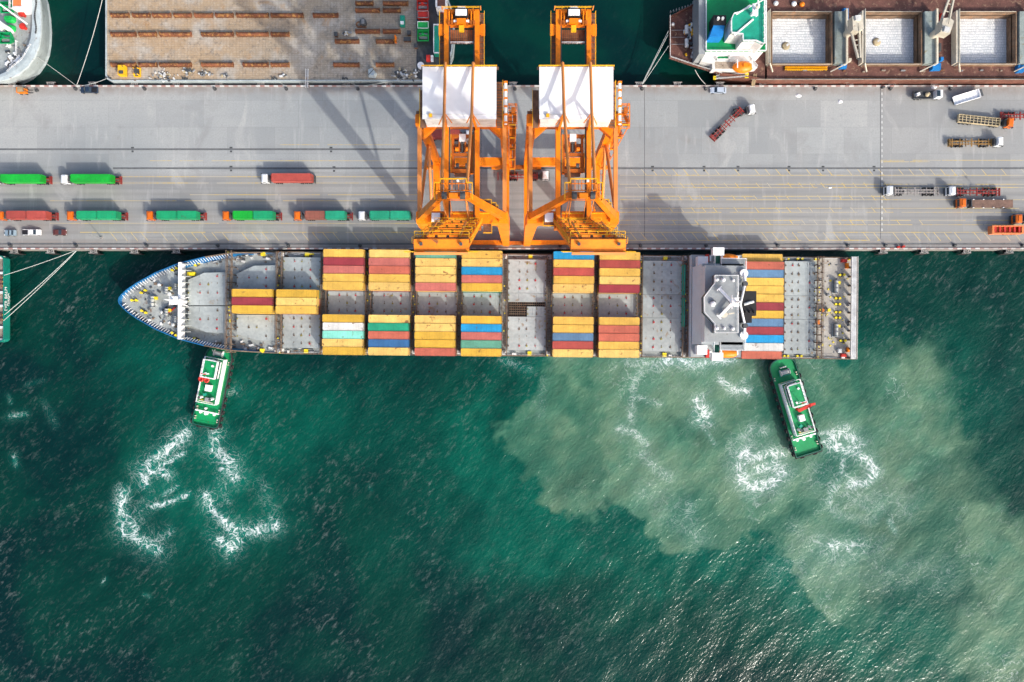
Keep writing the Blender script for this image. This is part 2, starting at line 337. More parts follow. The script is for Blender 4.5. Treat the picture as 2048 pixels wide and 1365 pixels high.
def mixc(f, a, c):
    q = N('Mix', data_type='RGBA')
    for i, v in ((0, f), (6, a), (7, c)):
        if isinstance(v, tuple): q.inputs[i].default_value = (*v, 1)
        elif isinstance(v, (int, float)): q.inputs[i].default_value = v
        else: l.new(v, q.inputs[i])
    return q.outputs[2]
tc = N('TexCoord').outputs['Object']
def mapped(scale, rot=0.):
    q = N('Mapping', vector_type='TEXTURE'); q.inputs['Rotation'].default_value = (0, 0, rot); q.inputs['Scale'].default_value = scale; l.new(tc, q.inputs[0]); return q.outputs[0]
def noise(vec, s_, det=4, dist=0., rough=.55):
    q = N('TexNoise'); q.inputs['Scale'].default_value = s_; q.inputs['Detail'].default_value = det; q.inputs['Distortion'].default_value = dist; q.inputs['Roughness'].default_value = rough
    l.new(vec, q.inputs['Vector']); return q.outputs[0]
flat = mapped((1, 1, 1))
big = noise(flat, .016, 4); mid = noise(flat, .08, 5)
col = mixc(mrange(noise(flat, .03, 5, .6), .38, .62), (.0006, .0160, .0168), (.0008, .0290, .0220))
col = mixc(math_('MULTIPLY', attr('teal'), mrange(mid, .25, .7, .55, 1.)), col, (.001, .080, .054))
siltc = mixc(mrange(mid, .35, .65), (.060, .165, .108), (.108, .192, .122))
col = mixc(mrange(attr('silt'), .0, 1., 0., .86, False), col, siltc)
wv = mapped((2.1, 1.0, 1.0), R(48))                         # wavelets: long crests, short wavelength
w1 = noise(wv, 1.0, 3.5, .4, .55); w2 = noise(mapped((1.9, 1., 1.), R(28)), .5, 3, .4)
fo = attr('foam')
warp = N('VectorMath', operation='MULTIPLY_ADD'); wn = N('TexNoise'); wn.inputs['Scale'].default_value = .13; wn.inputs['Detail'].default_value = 3; l.new(flat, wn.inputs['Vector'])
l.new(wn.outputs[1], warp.inputs[0]); warp.inputs[1].default_value = (5, 5, 0); l.new(flat, warp.inputs[2]); wpos = warp.outputs[0]
def ridge(s_, det, wd0, wd1):
    r = math_('ABSOLUTE', math_('SUBTRACT', noise(wpos, s_, det, .6, .6), .5))
    wd = math_('MULTIPLY_ADD', fo, wd1); wd.node.inputs[2].default_value = wd0
    q = math_('DIVIDE', r, wd); return mrange(q, 0., 1., 1., 0.)
fil = math_('MAXIMUM', math_('MAXIMUM', ridge(.16, 3.5, .003, .040), math_('MULTIPLY', ridge(.36, 3, .003, .055), .9)), math_('MULTIPLY', ridge(.8, 3, .0, .05), .5))
patch = math_('MULTIPLY', mrange(math_('ADD', noise(wpos, .42, 4, 1.2, .6), math_('MULTIPLY', fo, .20)), .60, .84), mrange(noise(wpos, 1.3, 4, 1., .65), .40, .6, .3, 1.))
ff = math_('MULTIPLY', mrange(fo, .04, .72), math_('ADD', math_('MULTIPLY', fil, .9), math_('MULTIPLY', patch, .5), True), True)
ripple_glint = math_('MULTIPLY', mrange(noise(mapped((2.2, 1, 1), R(45)), .9, 7, .4, .72), .50, .82), mrange(noise(flat, .045, 5), .38, .68, .06, .30))   # pale flecks in the colour, painted in for sky glints on ripples
ripple_glint = math_('MULTIPLY', ripple_glint, math_('SUBTRACT', .55, math_('MULTIPLY', attr('calm'), .5)))
lace = math_('MULTIPLY', math_('MULTIPLY', ridge(.22, 7, .012, .03), mrange(attr('silt'), .3, .9)), mrange(noise(flat, .035, 3), .5, .68, 0, .35))
foam_glint = math_('MAXIMUM', math_('MAXIMUM', math_('MULTIPLY', ff, .92), ripple_glint), lace, True)  # real foam and lace, plus the painted ripple glints
aer = math_('MULTIPLY', mrange(fo, 0.02, .6, 0, .75), 1.)
col = mixc(aer, col, mixc(attr('silt'), (.006, .15, .115), (.15, .26, .205)))
col = mixc(foam_glint, col, (.74, .79, .79))
l.new(col, b.inputs['Base Color'])
l.new(mrange(foam_glint, 0, 1, .17, .7), b.inputs['Roughness']); b.inputs['IOR'].default_value = 1.33; b.inputs['Specular IOR Level'].default_value = .26
hgt = math_('ADD', math_('MULTIPLY', w1, .18), math_('MULTIPLY', w2, .15))
hgt = math_('ADD', hgt, math_('MULTIPLY', noise(mapped((1.8, 1, 1), R(60)), 1.5, 2), .07))
bm = N('Bump'); l.new(hgt, bm.inputs['Height']); bm.inputs['Distance'].default_value = 1.0
l.new(math_('SUBTRACT', 1.0, math_('MULTIPLY', attr('calm'), .72)), bm.inputs['Strength']); l.new(bm.outputs[0], b.inputs['Normal'])
me.materials.append(wm); wo = bpy.data.objects.new('water', me); C.objects.link(wo); tag(wo, 'dark green harbour water with a grey green silt plume and white tug wash', kind='structure')

# ------------------------------------------------------------------ quay
QS, QN = 28.35, 79.0
qm = bpy.data.materials.new('quay concrete'); qm.use_nodes = True; n = qm.node_tree.nodes; l = qm.node_tree.links; b = n['Principled BSDF']
tc = N('TexCoord').outputs['Object']; flat = mapped((1, 1, 1))
br = N('TexBrick', offset=.5); br.inputs['Scale'].default_value = .075; br.inputs['Color1'].default_value = (.76, .77, .78, 1); br.inputs['Color2'].default_value = (1.08, 1.07, 1.05, 1); br.inputs['Mortar'].default_value = (.72, .72, .72, 1)
br.inputs['Mortar Size'].default_value = .004; br.inputs['Brick Width'].default_value = 1.1; br.inputs['Row Height'].default_value = .62; l.new(flat, br.inputs['Vector'])
base = mixc(mrange(noise(flat, .02, 4), .35, .65), (.265, .290, .300), (.342, .358, .357))
sx = N('SeparateXYZ'); l.new(flat, sx.inputs[0])
east = mrange(sx.outputs[0], 113.5, 114.0); base = mixc(math_('MULTIPLY', east, .6), base, (.262, .268, .268))
apron = mrange(sx.outputs[1], 53.0, 50.5); base = mixc(math_('MULTIPLY', apron, .75), base, (.262, .262, .254))
mul = N('Mix', data_type='RGBA', blend_type='MULTIPLY'); mul.inputs[0].default_value = .7; l.new(base, mul.inputs[6]); l.new(br.outputs[0], mul.inputs[7]); base = mul.outputs[2]
lane = math_('SINE', math_('MULTIPLY', math_('ADD', sx.outputs[1], math_('MULTIPLY', noise(mapped((40, 1, 1)), .3, 3), 1.2)), 2.62)); base = mixc(math_('MULTIPLY', mrange(lane, .1, .9, 0, .5), apron), base, (.20, .20, .195))
tyre = mrange(noise(mapped((26, .9, 1)), .55, 6, .2),   .48, .68, 0, .6); base = mixc(math_('MULTIPLY', tyre, mrange(sx.outputs[1], 57, 52, .12, 1.)), base, (.17, .18, .19))
base = mixc(mrange(noise(flat, .55, 8, .3, .7), .54, .76, 0, .5), base, (.20, .21, .22))
base = mixc(mrange(noise(flat, .09, 7, .9, .6), .52, .72, 0, .5), base, (.215, .22, .22))
base = mixc(mrange(noise(mapped((1, 2.5, 1)), .13, 6, .8), .58, .74, 0, .45), base, (.43, .435, .42))
base = mixc(mrange(noise(mapped((1, 3, 1)), .3, 7, .4, .65), .64, .78, 0, .5), base, (.19, .18, .165))
edgew = math_('MAXIMUM', mrange(sx.outputs[1], 75.0, 78.0), mrange(sx.outputs[1], 32.0, 30.0)); base = mixc(math_('MULTIPLY', edgew, mrange(noise(flat, .35, 6), .3, .65, .25, .8)), base, (.215, .185, .165))
base = mixc(mrange(noise(flat, 2.2, 5, .2, .7), .35, .65, 0, .30), base, (.20, .20, .195))
base = mixc(mrange(noise(mapped((1, 9, 1)), .5, 5, .3, .65), .55, .72, 0, .28), base, (.46, .46, .45))
l.new(base, b.inputs['Base Color']); b.inputs['Roughness'].default_value = .8
q = MB(); q.b2(-900, 900, QS, QN, -14, 0); tag(q.build('quay', qm), 'long pale concrete quay between two stretches of water', kind='structure')
km = bpy.data.materials.new('striped kerb paint'); km.use_nodes = True; n = km.node_tree.nodes; l = km.node_tree.links; b = n['Principled BSDF']
tc = N('TexCoord').outputs['Object']; flat = mapped((1, 1, 1)); sx = N('SeparateXYZ'); l.new(flat, sx.inputs[0])
f = math_('GREATER_THAN', math_('FRACT', math_('MULTIPLY', sx.outputs[0], .36)), .5)
kc = mixc(f, (.33, .17, .15), (.60, .60, .58)); kc = mixc(mrange(noise(flat, .12, 5), .38, .62, 0.1, .8), kc, (.30, .27, .25)); l.new(kc, b.inputs['Base Color'])
k = MB(); k.b2(-900, 900, QS, QS + .42, 0, .28); k.b2(-900, 900, QN - .42, QN, 0, .28); tag(k.build('kerb', km), kind='structure')
rl = MB()
for yy, xa, xb in ((W(0, 488)[1], -900, 900), (W(0, 337)[1], W(226, 0)[0], 900), (W(0, 299)[1], -900, W(801, 0)[0])):
    rl.b2(xa, xb, yy - .24, yy + .24, -.05, .012, 0); rl.b2(xa, xb, yy - .06, yy + .06, .014, .05, 1)
rl.b2(-900, 900, W(0, 492)[1] - .05, W(0, 492)[1] + .05, -.05, .02, 1)
for px, py in ((1305, 337), (1408, 337), (1476, 337), (1578, 337), (1646, 337), (1748, 337), (265, 299), (462, 299), (462, 337), (662, 299), (668, 338), (1120, 337)):
    x, y = W(px, py); rl.b2(x - .45, x + .45, y + .3, y + .75, -.05, .02, 0); rl.b2(x - .3, x + .35, y - .95, y - .4, -.05, .02, 0)
tag(rl.build('crane_rails', [M['darkgrey'], M['midgrey']]), kind='structure')
jm = MB()
for jx, ya, yb in ((1289, 170, 475), (1761, 172, 478)):
    x = W(jx, 0)[0]; jm.b2(x - .07, x + .07, W(0, yb)[1], W(0, ya)[1], -.05, .006)
for i in range(26): x = W(1764, 0)[0]; y = 34 + i * 1.75; jm.b2(x - .12, x + .12, y, y + .8, -.05, .008, 1)
tag(jm.build('expansion_joints', [M['darkgrey'], M['dirtywhite']]), kind='structure')
ym = bpy.data.materials.new('worn yellow road paint'); ym.use_nodes = True; n = ym.node_tree.nodes; l = ym.node_tree.links; b = n['Principled BSDF']; b.inputs['Roughness'].default_value = .8
tc = N('TexCoord').outputs['Object']; flat = mapped((1, 1, 1))
wear = math_('MAXIMUM', mrange(noise(flat, .09, 5), .42, .66, .1, .85), mrange(noise(flat, 1.2, 5), .42, .6, 0, .7))
l.new(mixc(wear, (.58, .40, .05), (.36, .36, .33)), b.inputs['Base Color'])
lm = MB()
def dash(x0, y0, x1, y1, wd=.16):
    a = math.atan2(y1 - y0, x1 - x0); lm.box(((x0 + x1) / 2, (y0 + y1) / 2, 0), (math.hypot(x1 - x0, y1 - y0), wd, .012), a)
for py, xa, xb in ((290, 560, 800), (322, 300, 835), (354, 240, 835), (366.5, 100, 835), (390, 380, 835), (402, 100, 835), (447, 100, 835), (465, 160, 840),
                   (321, 1761, 2100), (324, 1761, 1860), (351, 1240, 2100), (369, 1240, 2100), (375.5, 1250, 2100), (400, 1240, 2100), (393, 1240, 1761), (417, 1240, 2100), (425, 1240, 2100), (441, 1240, 2100), (450, 1240, 2100), (465, 1240, 2100), (481, 1240, 1761)):
    xa, y = W(xa, py); xb = W(xb, py)[0]
    x = xa
    while x < xb: e = min(xb, x + random.uniform(6, 25)); dash(x, y, e, y, random.choice((.12, .15, .18))); x = e + random.choice((0, 0, .4, 2.5))
for xa, xb, ya, yb, st in ((200, 835, 465, 482, 20.5), (1020, 1060, 465, 482, 20), (1240, 2100, 465, 482, 20.5), (1240, 2100, 338, 351, 21), (1250, 1761, 366, 377, 22), (1250, 1761, 391, 401, 22), (1250, 1761, 415, 425, 22), (1250, 1800, 440, 450, 24)):
    x = xa
    while x < xb:
        x += st * random.choice((1, 1, 1, 1.9))
        p0 = W(x, ya); p1 = W(x + (yb - ya) * .82, yb); dash(*p0, *p1, .17)
tag(lm.build('lane_markings', ym), kind='structure')
# ------------------------------------------------------------------ container ship
class Frame:
    def __init__(s, x, y, a): s.x, s.y, s.a = x, y, a
    def px(s, px, py, z=0.):
        X, Y = W(px, py, z); dx, dy = X - s.x, Y - s.y; c, n = math.cos(-s.a), math.sin(-s.a); return (dx * c - dy * n, dx * n + dy * c)
SA = -R(.573); SF = Frame(0., 11.13, SA)
ship = thing('container_ship', 'long blue hulled container ship with grey deck moored along the quay', 'ship', (SF.x, SF.y, 0), SA)
half = [(-119.6, 0.01), (-119.4, .9), (-118.6, 1.9), (-117, 3.4), (-114, 5.5), (-108.3, 8.7), (-101.3, 11.6), (-93.4, 13.6), (-85.3, 15.0), (-76, 15.6), (-68, 15.85), (106.6, 15.75)]
def ring(z, flare=0., inset=0.):
    L = []
    for x, y in half:
        t = max(0, (-60 - x) / 60); L.append((x + flare * 9 * t + inset * (1 if x < 0 else -1) * (1. if t > .95 or x > 100 else 0), max(.005, y * (1 - flare * .55 * t) - inset), z))
    return L + [(x, -y, z) for x, y, z in L[::-1]]
fz = lambda x: 3.9 if x < -84 else .55
h = MB(); top = [(x, y, fz(x)) for x, y, z in ring(0)]; t2 = [(x, y, fz(x)) for x, y, z in ring(0, 0, .28)]
h.loft([ring(-9, 1.3), ring(-4.6, 1.0)], 1); h.loft([ring(-4.6, 1.0), ring(-2, .55), ring(0, .2), top], 0); kf = len(h.f); h.loft([top, t2, [(x, y, (2.6 if x < -100 else -.15)) for x, y, z in ring(0, 0, .28)]], 2)
for i in range(kf, len(h.f)):
    if sum(h.v[j][0] for j in h.f[i]) / len(h.f[i]) > -90: h.m[i] = 3
hull = h.build('hull', [M['hullblue'], M['hullred'], M['hullblue'], M['lash']], ship)
d = MB(); full = ring(0, 0, .2)
main = [(x, y) for x, y, z in full if x >= -101.5]; d.prism(main, -.6, 0.)
fore = [(x, y) for x, y, z in ring(0, 0, .2) if x <= -101]; d.prism(fore, -.6, 2.7)
d.build('deck', M['shipgrey'], ship)
P = SF.px
d = MB(); d.b2(SF.px(1637, 617)[0], 106.2, -15.4, 15.4, 0., .03); d.build('stern_deck', M['sterndeck'], ship)
def hatchcover(poly, spots=True, z=1.6, cols=(.3, .5, .72), rows=(-.28, .28), seed=0):
    b = MB(); b.prism(poly, .15, z); rnd = random.Random(seed)
    xs_ = [p[0] for p in poly]; ys_ = [p[1] for p in poly]; xa, xb, ya, yb = min(xs_), max(xs_), min(ys_), max(ys_)
    n = max(2, round((yb - ya) / 2.44))
    for i in range(n):
        y = ya + (i + .5) * (yb - ya) / n
        for cx_ in cols:
            x = xa + cx_ * (xb - xa); k = 1 if abs(cx_ - .5) > .1 else 2
            if len(poly) > 4 and not (ya + 2.2 < y < yb - 2.2) and x < xa + .55 * (xb - xa): continue
            q_ = rnd.uniform(.3, .55); b.box((x + rnd.uniform(-.1, .1), y, z + .09), (q_, q_, .2), 0, k if rnd.random() < .72 else 3) if rnd.random() < .88 else None; b.box((x + .0, y + .5, z + .03), (.16, .5, .06), 0, 3)
        for x in (xa + .25, xb - .25): b.box((x, y, z + .1), (.3, .45, .22), 0, 3 if rnd.random() < .6 else 2)
    for t in (.28, .74): b.b2(xa + t * (xb - xa) - .03, xa + t * (xb - xa) + .03, ya + .4, ya + 1.7, z, z + .025, 4); b.b2(xa + t * (xb - xa) - .03, xa + t * (xb - xa) + .03, yb - 1.7, yb - .4, z, z + .025, 4)
    return b.build('hatch_cover', [M['hatch'], M['redspot'], M['olive'], M['lash'], M['darkgrey']], ship)
def X(px, z=1.6): return (px - 1024) * (H - z) / F
hc = [(566, 641), (656, 732), (745, 824), (835, 914), (926, 1001), (1016, 1092), (1105, 1186), (1195, 1274), (1283, 1364)]
for i, (a, b) in enumerate(hc):
    xa, xb = X(a), X(b)
    for j, (ya, yb) in enumerate(((3.66, 13.9), (-3.58, 3.58), (-13.9, -3.66))):
        if i == 5 and j == 1: hatchcover([(xa, .9), (xb, .9), (xb, 3.58), (xa, 3.58)], seed=i, cols=()); hatchcover([(X(1054), -3.58), (xb, -3.58), (xb, -.5), (X(1054), -.5)], seed=i, cols=(.5,)); continue
        hatchcover([(xa, ya), (xb, ya), (xb, yb), (xa, yb)], seed=i * 3 + j)
for xa, xb, c_ in ((376, 457, ((376, 560), (409, 546), (457, 545), (457, 611), (376, 611))), (0, 0, ((376, 613), (457, 613), (457, 667), (413, 665), (376, 650))),
                   (0, 0, ((473.5, 548), (508, 532), (555, 531), (555, 581), (473.5, 581))), (0, 0, ((473.5, 582), (555, 582), (555, 628), (473.5, 628))), (0, 0, ((473.5, 630), (555, 630), (555, 682), (514, 681), (473.5, 668)))):
    hatchcover([P(a, b, 1.6) for a, b in c_], seed=int(c_[0][0] + c_[0][1]))
for ya, yb in ((3.66, 14.2), (-3.58, 3.58), (-14.2, -3.66)): hatchcover([(X(1569), ya), (X(1630), ya), (X(1630), yb), (X(1569), yb)], cols=(.25, .45, .82), seed=77)
g = MB()                                                    # open cell guides in the middle hold
for a, b, ya, yb in ((1018, 1090, -.5, .9), (1018, 1053, -3.5, -.6)):
    xa, xb = X(a), X(b); n = int((xb - xa) / .62)
    for i in range(n + 1): x = xa + i * (xb - xa) / n; g.b2(x - .07, x + .07, ya, yb, .7, 1.15)
    for y in np.linspace(ya, yb, 3 if ya > -1 else 5): g.b2(xa, xb, y - .1, y + .1, .9, 1.3)
g.build('cell_guides', M['lash'], ship)
gp = MB(); gp.b2(X(1017), X(1091), -3.5, .85, .02, .1); gp.build('hold_shade_slab', M['black'], ship)  # black slab laid on the deck, painting the shade of the open hold
for i, px in enumerate((463, 560.5, 649, 738, 829, 920, 1009, 1098, 1190, 1278, 1369, 1634)):
    b = MB(); x = X(px); z0 = 2.6 if i not in (0, 11) else 3.4; rnd = random.Random(i)
    for s in (-.75, .75):
        b.b2(x + s - .12, x + s + .12, -15.5, 15.5, z0 - .25, z0, 0)
        for k in range(14): y = -15.4 + k * 30.8 / 13; b.b2(x + s - .1, x + s + .1, y - .14, y + .14, -.05, z0, 0)
    for k in range(64):
        y = -15.4 + k * 30.8 / 63; b.b2(x - .72, x + .72, y - .05, y + .05, z0 - .12, z0 - .03, 0)
        if rnd.random() < .35: b.box((x + rnd.uniform(-.6, .6), y, z0 + .12), (.3, .4, .35), 0, rnd.choice((1, 2, 0, 3)))
    for s in (-.8, .8): b.rail([(x + s, -15.5, z0), (x + s, 15.5, z0)], 1., .07, 0)
    b.build('lashing_bridge', [M['lash'], M['yellow'], M['rust'], M['darkgrey']], ship)
    if 1 <= i <= 10:
        for s in (-1, 1):
            b = MB(); b.box((x, s * 14.8, .7), (1.5, 1.3, 1.4), 0, 0); b.box((x - 5.8, s * 14.9, .45), (1.2, 1.2, .9), 0, 1); b.box((x + .2, s * 14.8, 1.5), (.6, .7, .35), 0, 0); b.build('container_pedestal', [M['dirtywhite'], M['yellow']], ship)
b = MB(); z = 2.7; x = P(364, 604, 4)[0]
b.b2(x - .55, x + .35, -11.6, 11.6, 2.7, 5.4, 0)
for k in range(13): y = -11.2 + k * 22.4 / 12; b.prism([(x + .35, y - .08), (x + 2.2, y - .08), (x + 2.2, y + .08), (x + .35, y + .08)], 2.7, 5.2, 1, [(x + .35, y - .08), (x + .8, y - .08), (x + .8, y + .08), (x + .35, y + .08)])
b.build('breakwater', [M['white'], M['shipgrey']], ship)
b = MB()
for i in range(len(half) - 2):
    for s in (-1, 1):
        (xa, ya), (xb, yb) = half[i], half[i + 1]; ln = math.hypot(xb - xa, yb - ya); n = int(ln / .8)
        if xa > -86 or xa < -119.3: continue
        for k in range(n): t = k / max(1, n); px_, py_ = xa + (xb - xa) * t, ya + (yb - ya) * t; b.bar((px_ + .2, s * (py_ - .25), 3.6), (px_ + .75, s * max(0, py_ - 1.15), 2.7), .1, .3, 0)
b.build('bulwark_stays', M['white'], ship)
def bitts(p, q, z):
    b = MB(); a = P(*p, z + .5); c = P(*q, z + .5)
    b.bar((a[0], a[1], z + .08), (c[0], c[1], z + .08), 1., .16, 1)
    for e in (a, c): b.cyl(e[0], e[1], z, z + .85, .3, 12, 0); b.cyl(e[0], e[1], z + .85, z + .95, .38, 12, 0)
    b.build('mooring_bitts', [M['yellow'], M['darkgrey']], ship)
for p, q in (((283, 586), (291, 581)), ((264.5, 601), (273, 601)), ((284, 622), (292, 626)), ((345, 541), (354, 537)), ((345, 666), (352.5, 671))): bitts(p, q, 2.7)
for p, q in (((391, 531), (398, 527)), ((389, 677), (397, 681)), ((1679, 550.5), (1688, 550)), ((1671, 597), (1679, 597)), ((1671, 609), (1679, 609)), ((1671, 625), (1679, 625)), ((1671, 636), (1679, 636)), ((1681, 682), (1690, 682)),
             ((1568, 519), (1576, 519)), ((1595, 518), (1604, 518)), ((1568, 713), (1575, 713)), ((1594, 713), (1602, 713))): bitts(p, q, 0)
def winch(px, py, z, ln=3.2, rz=0., m=None):
    b = MB(); c = P(px, py, z + .8)
    b.box((c[0], c[1], z + .15), (1.9, ln, .3), 0, 4)
    b.tube([(c[0], c[1] - ln * .42, z + .95), (c[0], c[1] + ln * .42, z + .95)], .55, 12, 0)
    for t in (-.45, -.12, .2, .45): b.tube([(c[0], c[1] + ln * t - .06, z + .95), (c[0], c[1] + ln * t + .06, z + .95)], .85, 14, 1)
    b.box((c[0] + .9, c[1] + ln * .3, z + .6), (.8, .9, .9), 0, 3)
    o_ = b.build('mooring_winch', [M['rope'], m or M['midgrey'], M['darkgrey'], M['yellow'], M['shipgrey']], ship)
    return o_
for px, py, z, ln in ((305, 604, 2.7, 3.6), (333, 582, 2.7, 2.6), (333, 626, 2.7, 2.6), (352, 575, 2.7, 2.2), (352, 640, 2.7, 2.2), (1672, 574, 0, 4.2), (1672, 661, 0, 4.2)): winch(px, py, z, ln)
b = MB(); c = P(369, 604, 3)
b.box((c[0] - .2, c[1], 3.7), (1.6, 1.2, 2), 0, 0); b.tube([(c[0], c[1], 2.7), (c[0], c[1], 10)], .75, 12, 0, .55); b.tube([(c[0], c[1], 9.6), (c[0], c[1], 15)], .4, 8, 0, .12)
b.box((c[0], c[1], 9.6), (1.9, 2.4, .9), 0, 0); b.rail([(c[0] - .7, c[1] - 1, 9.5), (c[0] - .7, c[1] + 1, 9.5), (c[0] + .7, c[1] + 1, 9.5)], 1, .07, 0); b.bar((c[0], c[1] - 1.6, 12.2), (c[0], c[1] + 1.6, 12.2), .12, .12, 0)
for s in (-1, 1): b.bar((c[0] + 1.3, c[1] + s * 1.5, 2.7), (c[0] + .1, c[1] + s * .2, 8.5), .22, .22, 0)
b.build('foremast', M['white'], ship)
DF = [M['dirtywhite'], M['darkgrey'], M['yellow'], M['midgrey'], M['orange'], M['red'], M['lash']]
def fit(name, f): b = MB(); f(b); return b.build(name, DF, ship)
for px, py, r_ in ((325, 625, .35), (340, 588, .5), (348, 650, .4), (320, 570, .4), (300, 640, .3)): c = P(px, py, 3); fit('ventilator', lambda b: (b.cyl(c[0], c[1], 2.7, 3.6, r_, 10, 0), b.ball((c[0], c[1], 3.6), r_ * 1.4, 0, 8, .6)))
for px, py in ((335, 613), (344, 620), (352, 612)): c = P(px, py, 3); fit('spar', lambda b: b.bar((c[0] - 1.5, c[1] - 1.2, 3), (c[0] + 1, c[1] + .8, 3), .35, .5, 5 if py > 618 else 1))
c = P(382, 548, 1); fit('deck_locker', lambda b: (b.box((c[0], c[1], .6), (2.3, 1.1, 1.2), 0, 2), b.box((c[0], c[1], 1.25), (2., .8, .1), 0, 2)))
for px, py in ((1570, 520), (1640, 690), (1646, 655), (1640, 560), (1655, 590)): c = P(px, py, .5); fit('ventilator', lambda b: (b.cyl(c[0], c[1], 0, 1., .4, 10, 3), b.ball((c[0], c[1], 1.), .55, 3, 8, .5)))
for k, px in enumerate((1637, 1645, 1651, 1658)): c = P(px, 620, 1); fit('drum', lambda b: b.cyl(c[0], c[1] - .1, 0, 1.3, .5, 10, (1, 4, 1, 2)[k]))
for px, py, sx_, sy_, k in ((1688, 522, 1.6, 1., 5), (1687, 711, 1.6, 1., 5), (1694, 532, .8, 1.6, 4), (1696, 700, .7, 1.4, 4), (1679, 702, 1.2, 1.2, 0), (1643, 690, .7, .7, 2), (1636, 645, .7, 1.4, 4), (1698, 610, .6, 1., 3), (1699, 650, .6, .8, 3)):
    c = P(px, py, .6); fit('deck_box', lambda b: (b.box((c[0], c[1], .5), (sx_, sy_, 1.), 0, k), b.box((c[0], c[1], 1.03), (sx_ * .8, sy_ * .8, .1), 0, k)))
rnd = random.Random(5)
for k in range(26):
    for s in (-1, 1): x = -92 + k * 7.8; yy = 15.1 if x > -72 else 13.2 + (x + 92) * .09; fit('fairlead', lambda b: b.box((x + rnd.uniform(-2, 2), s * yy, .4), (rnd.uniform(.4, 1.6), rnd.uniform(.4, .8), .8), 0, rnd.choice((0, 3, 0, 2, 6))))
def junk(b):
    for k in range(45):
        x = rnd.uniform(-116, -102); y = rnd.uniform(-1, 1) * (4.2 + (x + 116) * .42); b.box((x, y, 2.85), (rnd.uniform(.2, 1.1), rnd.uniform(.2, .8), .35), rnd.uniform(0, 3), rnd.choice((3, 6, 0, 1)))
    for k in range(120):
        s = rnd.choice((-1, 1)); x = rnd.uniform(-98, -62); w0 = 9.5 if x > -85 else 7.5; y = s * rnd.uniform(11.5 + (x + 98) * .04, min(15, 12.9 + (x + 98) * .12)); b.box((x, y, .2), (rnd.uniform(.2, 1.4), rnd.uniform(.15, .7), rnd.uniform(.2, .9)), rnd.uniform(-.3, .3), rnd.choice((3, 6, 0, 6, 1)))
    for k in range(70): x = rnd.uniform(95, 104); y = rnd.uniform(-15, 15); b.box((x, y, .1), (rnd.uniform(.15, .6), rnd.uniform(.15, .5), .25), 0, rnd.choice((1, 6, 3, 2)))
fit('deck_gear', junk)['kind'] = 'stuff'
b = MB(); x = P(1707.5, 617, 3)[0]; b.b2(x - .75, x + .75, -15.6, 15.6, 2.5, 3.1, 0)
for k in range(12): y = -15.3 + k * 30.6 / 11; b.b2(x - .35, x + .35, y - .25, y + .25, -.1, 2.5, 1)
b.rail([(x + .7, -15.6, 3.1), (x + .7, 15.6, 3.1)], 1., .07, 0); b.build('stern_gantry', [M['dirtywhite'], M['lash']], ship)
# accommodation block
acc = MB(); x0 = P(1373, 610, 0)[0]
acc.b2(x0, x0 + 15.5, -15.4, 15.4, -.1, 5.5, 0)
acc.b2(x0 + .3, x0 + 12.5, -11.6, 11.6, 5.5, 15.4, 0, (.97, 1.)); acc.b2(x0 + .5, x0 + 12, -10.8, 10.8, 15.4, 18.25, 0)
for k in range(22): y = -15. + k * 30 / 21; acc.b2(x0 - .09, x0 - .01, y - .06, y + .06, .2, 5.3, 0)
for k in range(17): y = -11.2 + k * 22.4 / 16; acc.b2(x0 + .36, x0 + .44, y - .05, y + .05, 5.6, 15.2, 0)
for i, f in enumerate(acc.f):
    if max(acc.v[j][2] for j in f) - min(acc.v[j][2] for j in f) < .01: acc.m[i] = 1
A = acc.build('superstructure', [M['housewall'], M['house']], ship)
for ya, yb in ((3.4, 12.6), (-6.2, 2.6)): b = MB(); x = X(1366.5, 2); b.b2(x - .55, x + .3, ya, yb, 2.2, 3., 0); b.bar((x, ya + .5, 3.1), (x, yb - .5, 3.1), .35, .3, 0); b.build('pipe_rack', M['teal'], ship)
LIFT = 1.
def PL(px, py, z): return P(px, py, z + LIFT)
brp = [PL(a, c_, 20) for a, c_ in ((1407.5, 595), (1408, 625), (1418, 636), (1428.5, 648), (1428.5, 666), (1475, 666), (1475, 551.5), (1428.5, 551.5), (1428.5, 567), (1418, 581))]
b = MB(); b.prism(brp, 17.2, 19.7); BR = b.build('bridge', M['house'], ship); BR.location.z = LIFT
b = MB(); cxm = sum(p[0] for p in brp) / 10; cym = sum(p[1] for p in brp) / 10; b.prism([(cxm + (x - cxm) * 1.015, cym + (y - cym) * 1.015) for x, y in brp], 18.2, 19.1); b.build('bridge_window', M['glass'], BR)
b = MB(); b.prism([(cxm + (x - cxm) * 1.02, cym + (y - cym) * 1.02) for x, y in brp], 19.7, 19.95, 0); pts = [(x, y, 19.95) for x, y in brp]; b.rail(pts + pts[:1], 1., .08, 1)
for px, py, r_ in ((1434, 560, .45), (1447, 560, .6), (1467, 561, .4), (1434, 657, .5), (1449, 657, .4), (1466, 658, .5), (1426, 608, .8)): c = PL(px, py, 20.5); b.cyl(c[0], c[1], 19.9, 20.6, r_, 12, 1); b.ball((c[0], c[1], 20.6), r_, 1, 10, .7)
c = PL(1427, 607, 20.5); b.box((c[0], c[1], 20.4), (1.1, 1.4, .9), 0, 2)
b.build('bridge_roof', [M['house'], M['white'], M['darkgrey']], ship).location.z = LIFT
b = MB(); c = PL(1467, 606, 22); bx, by = c
b.tube([(bx, by, 19.9), (bx, by, 27.5)], .45, 10, 0, .25); b.box((bx, by, 24), (1.6, 2.4, .25), 0, 0); b.rail([(bx - .8, by - 1.2, 24.1), (bx - .8, by + 1.2, 24.1), (bx + .8, by + 1.2, 24.1)], .9, .07)
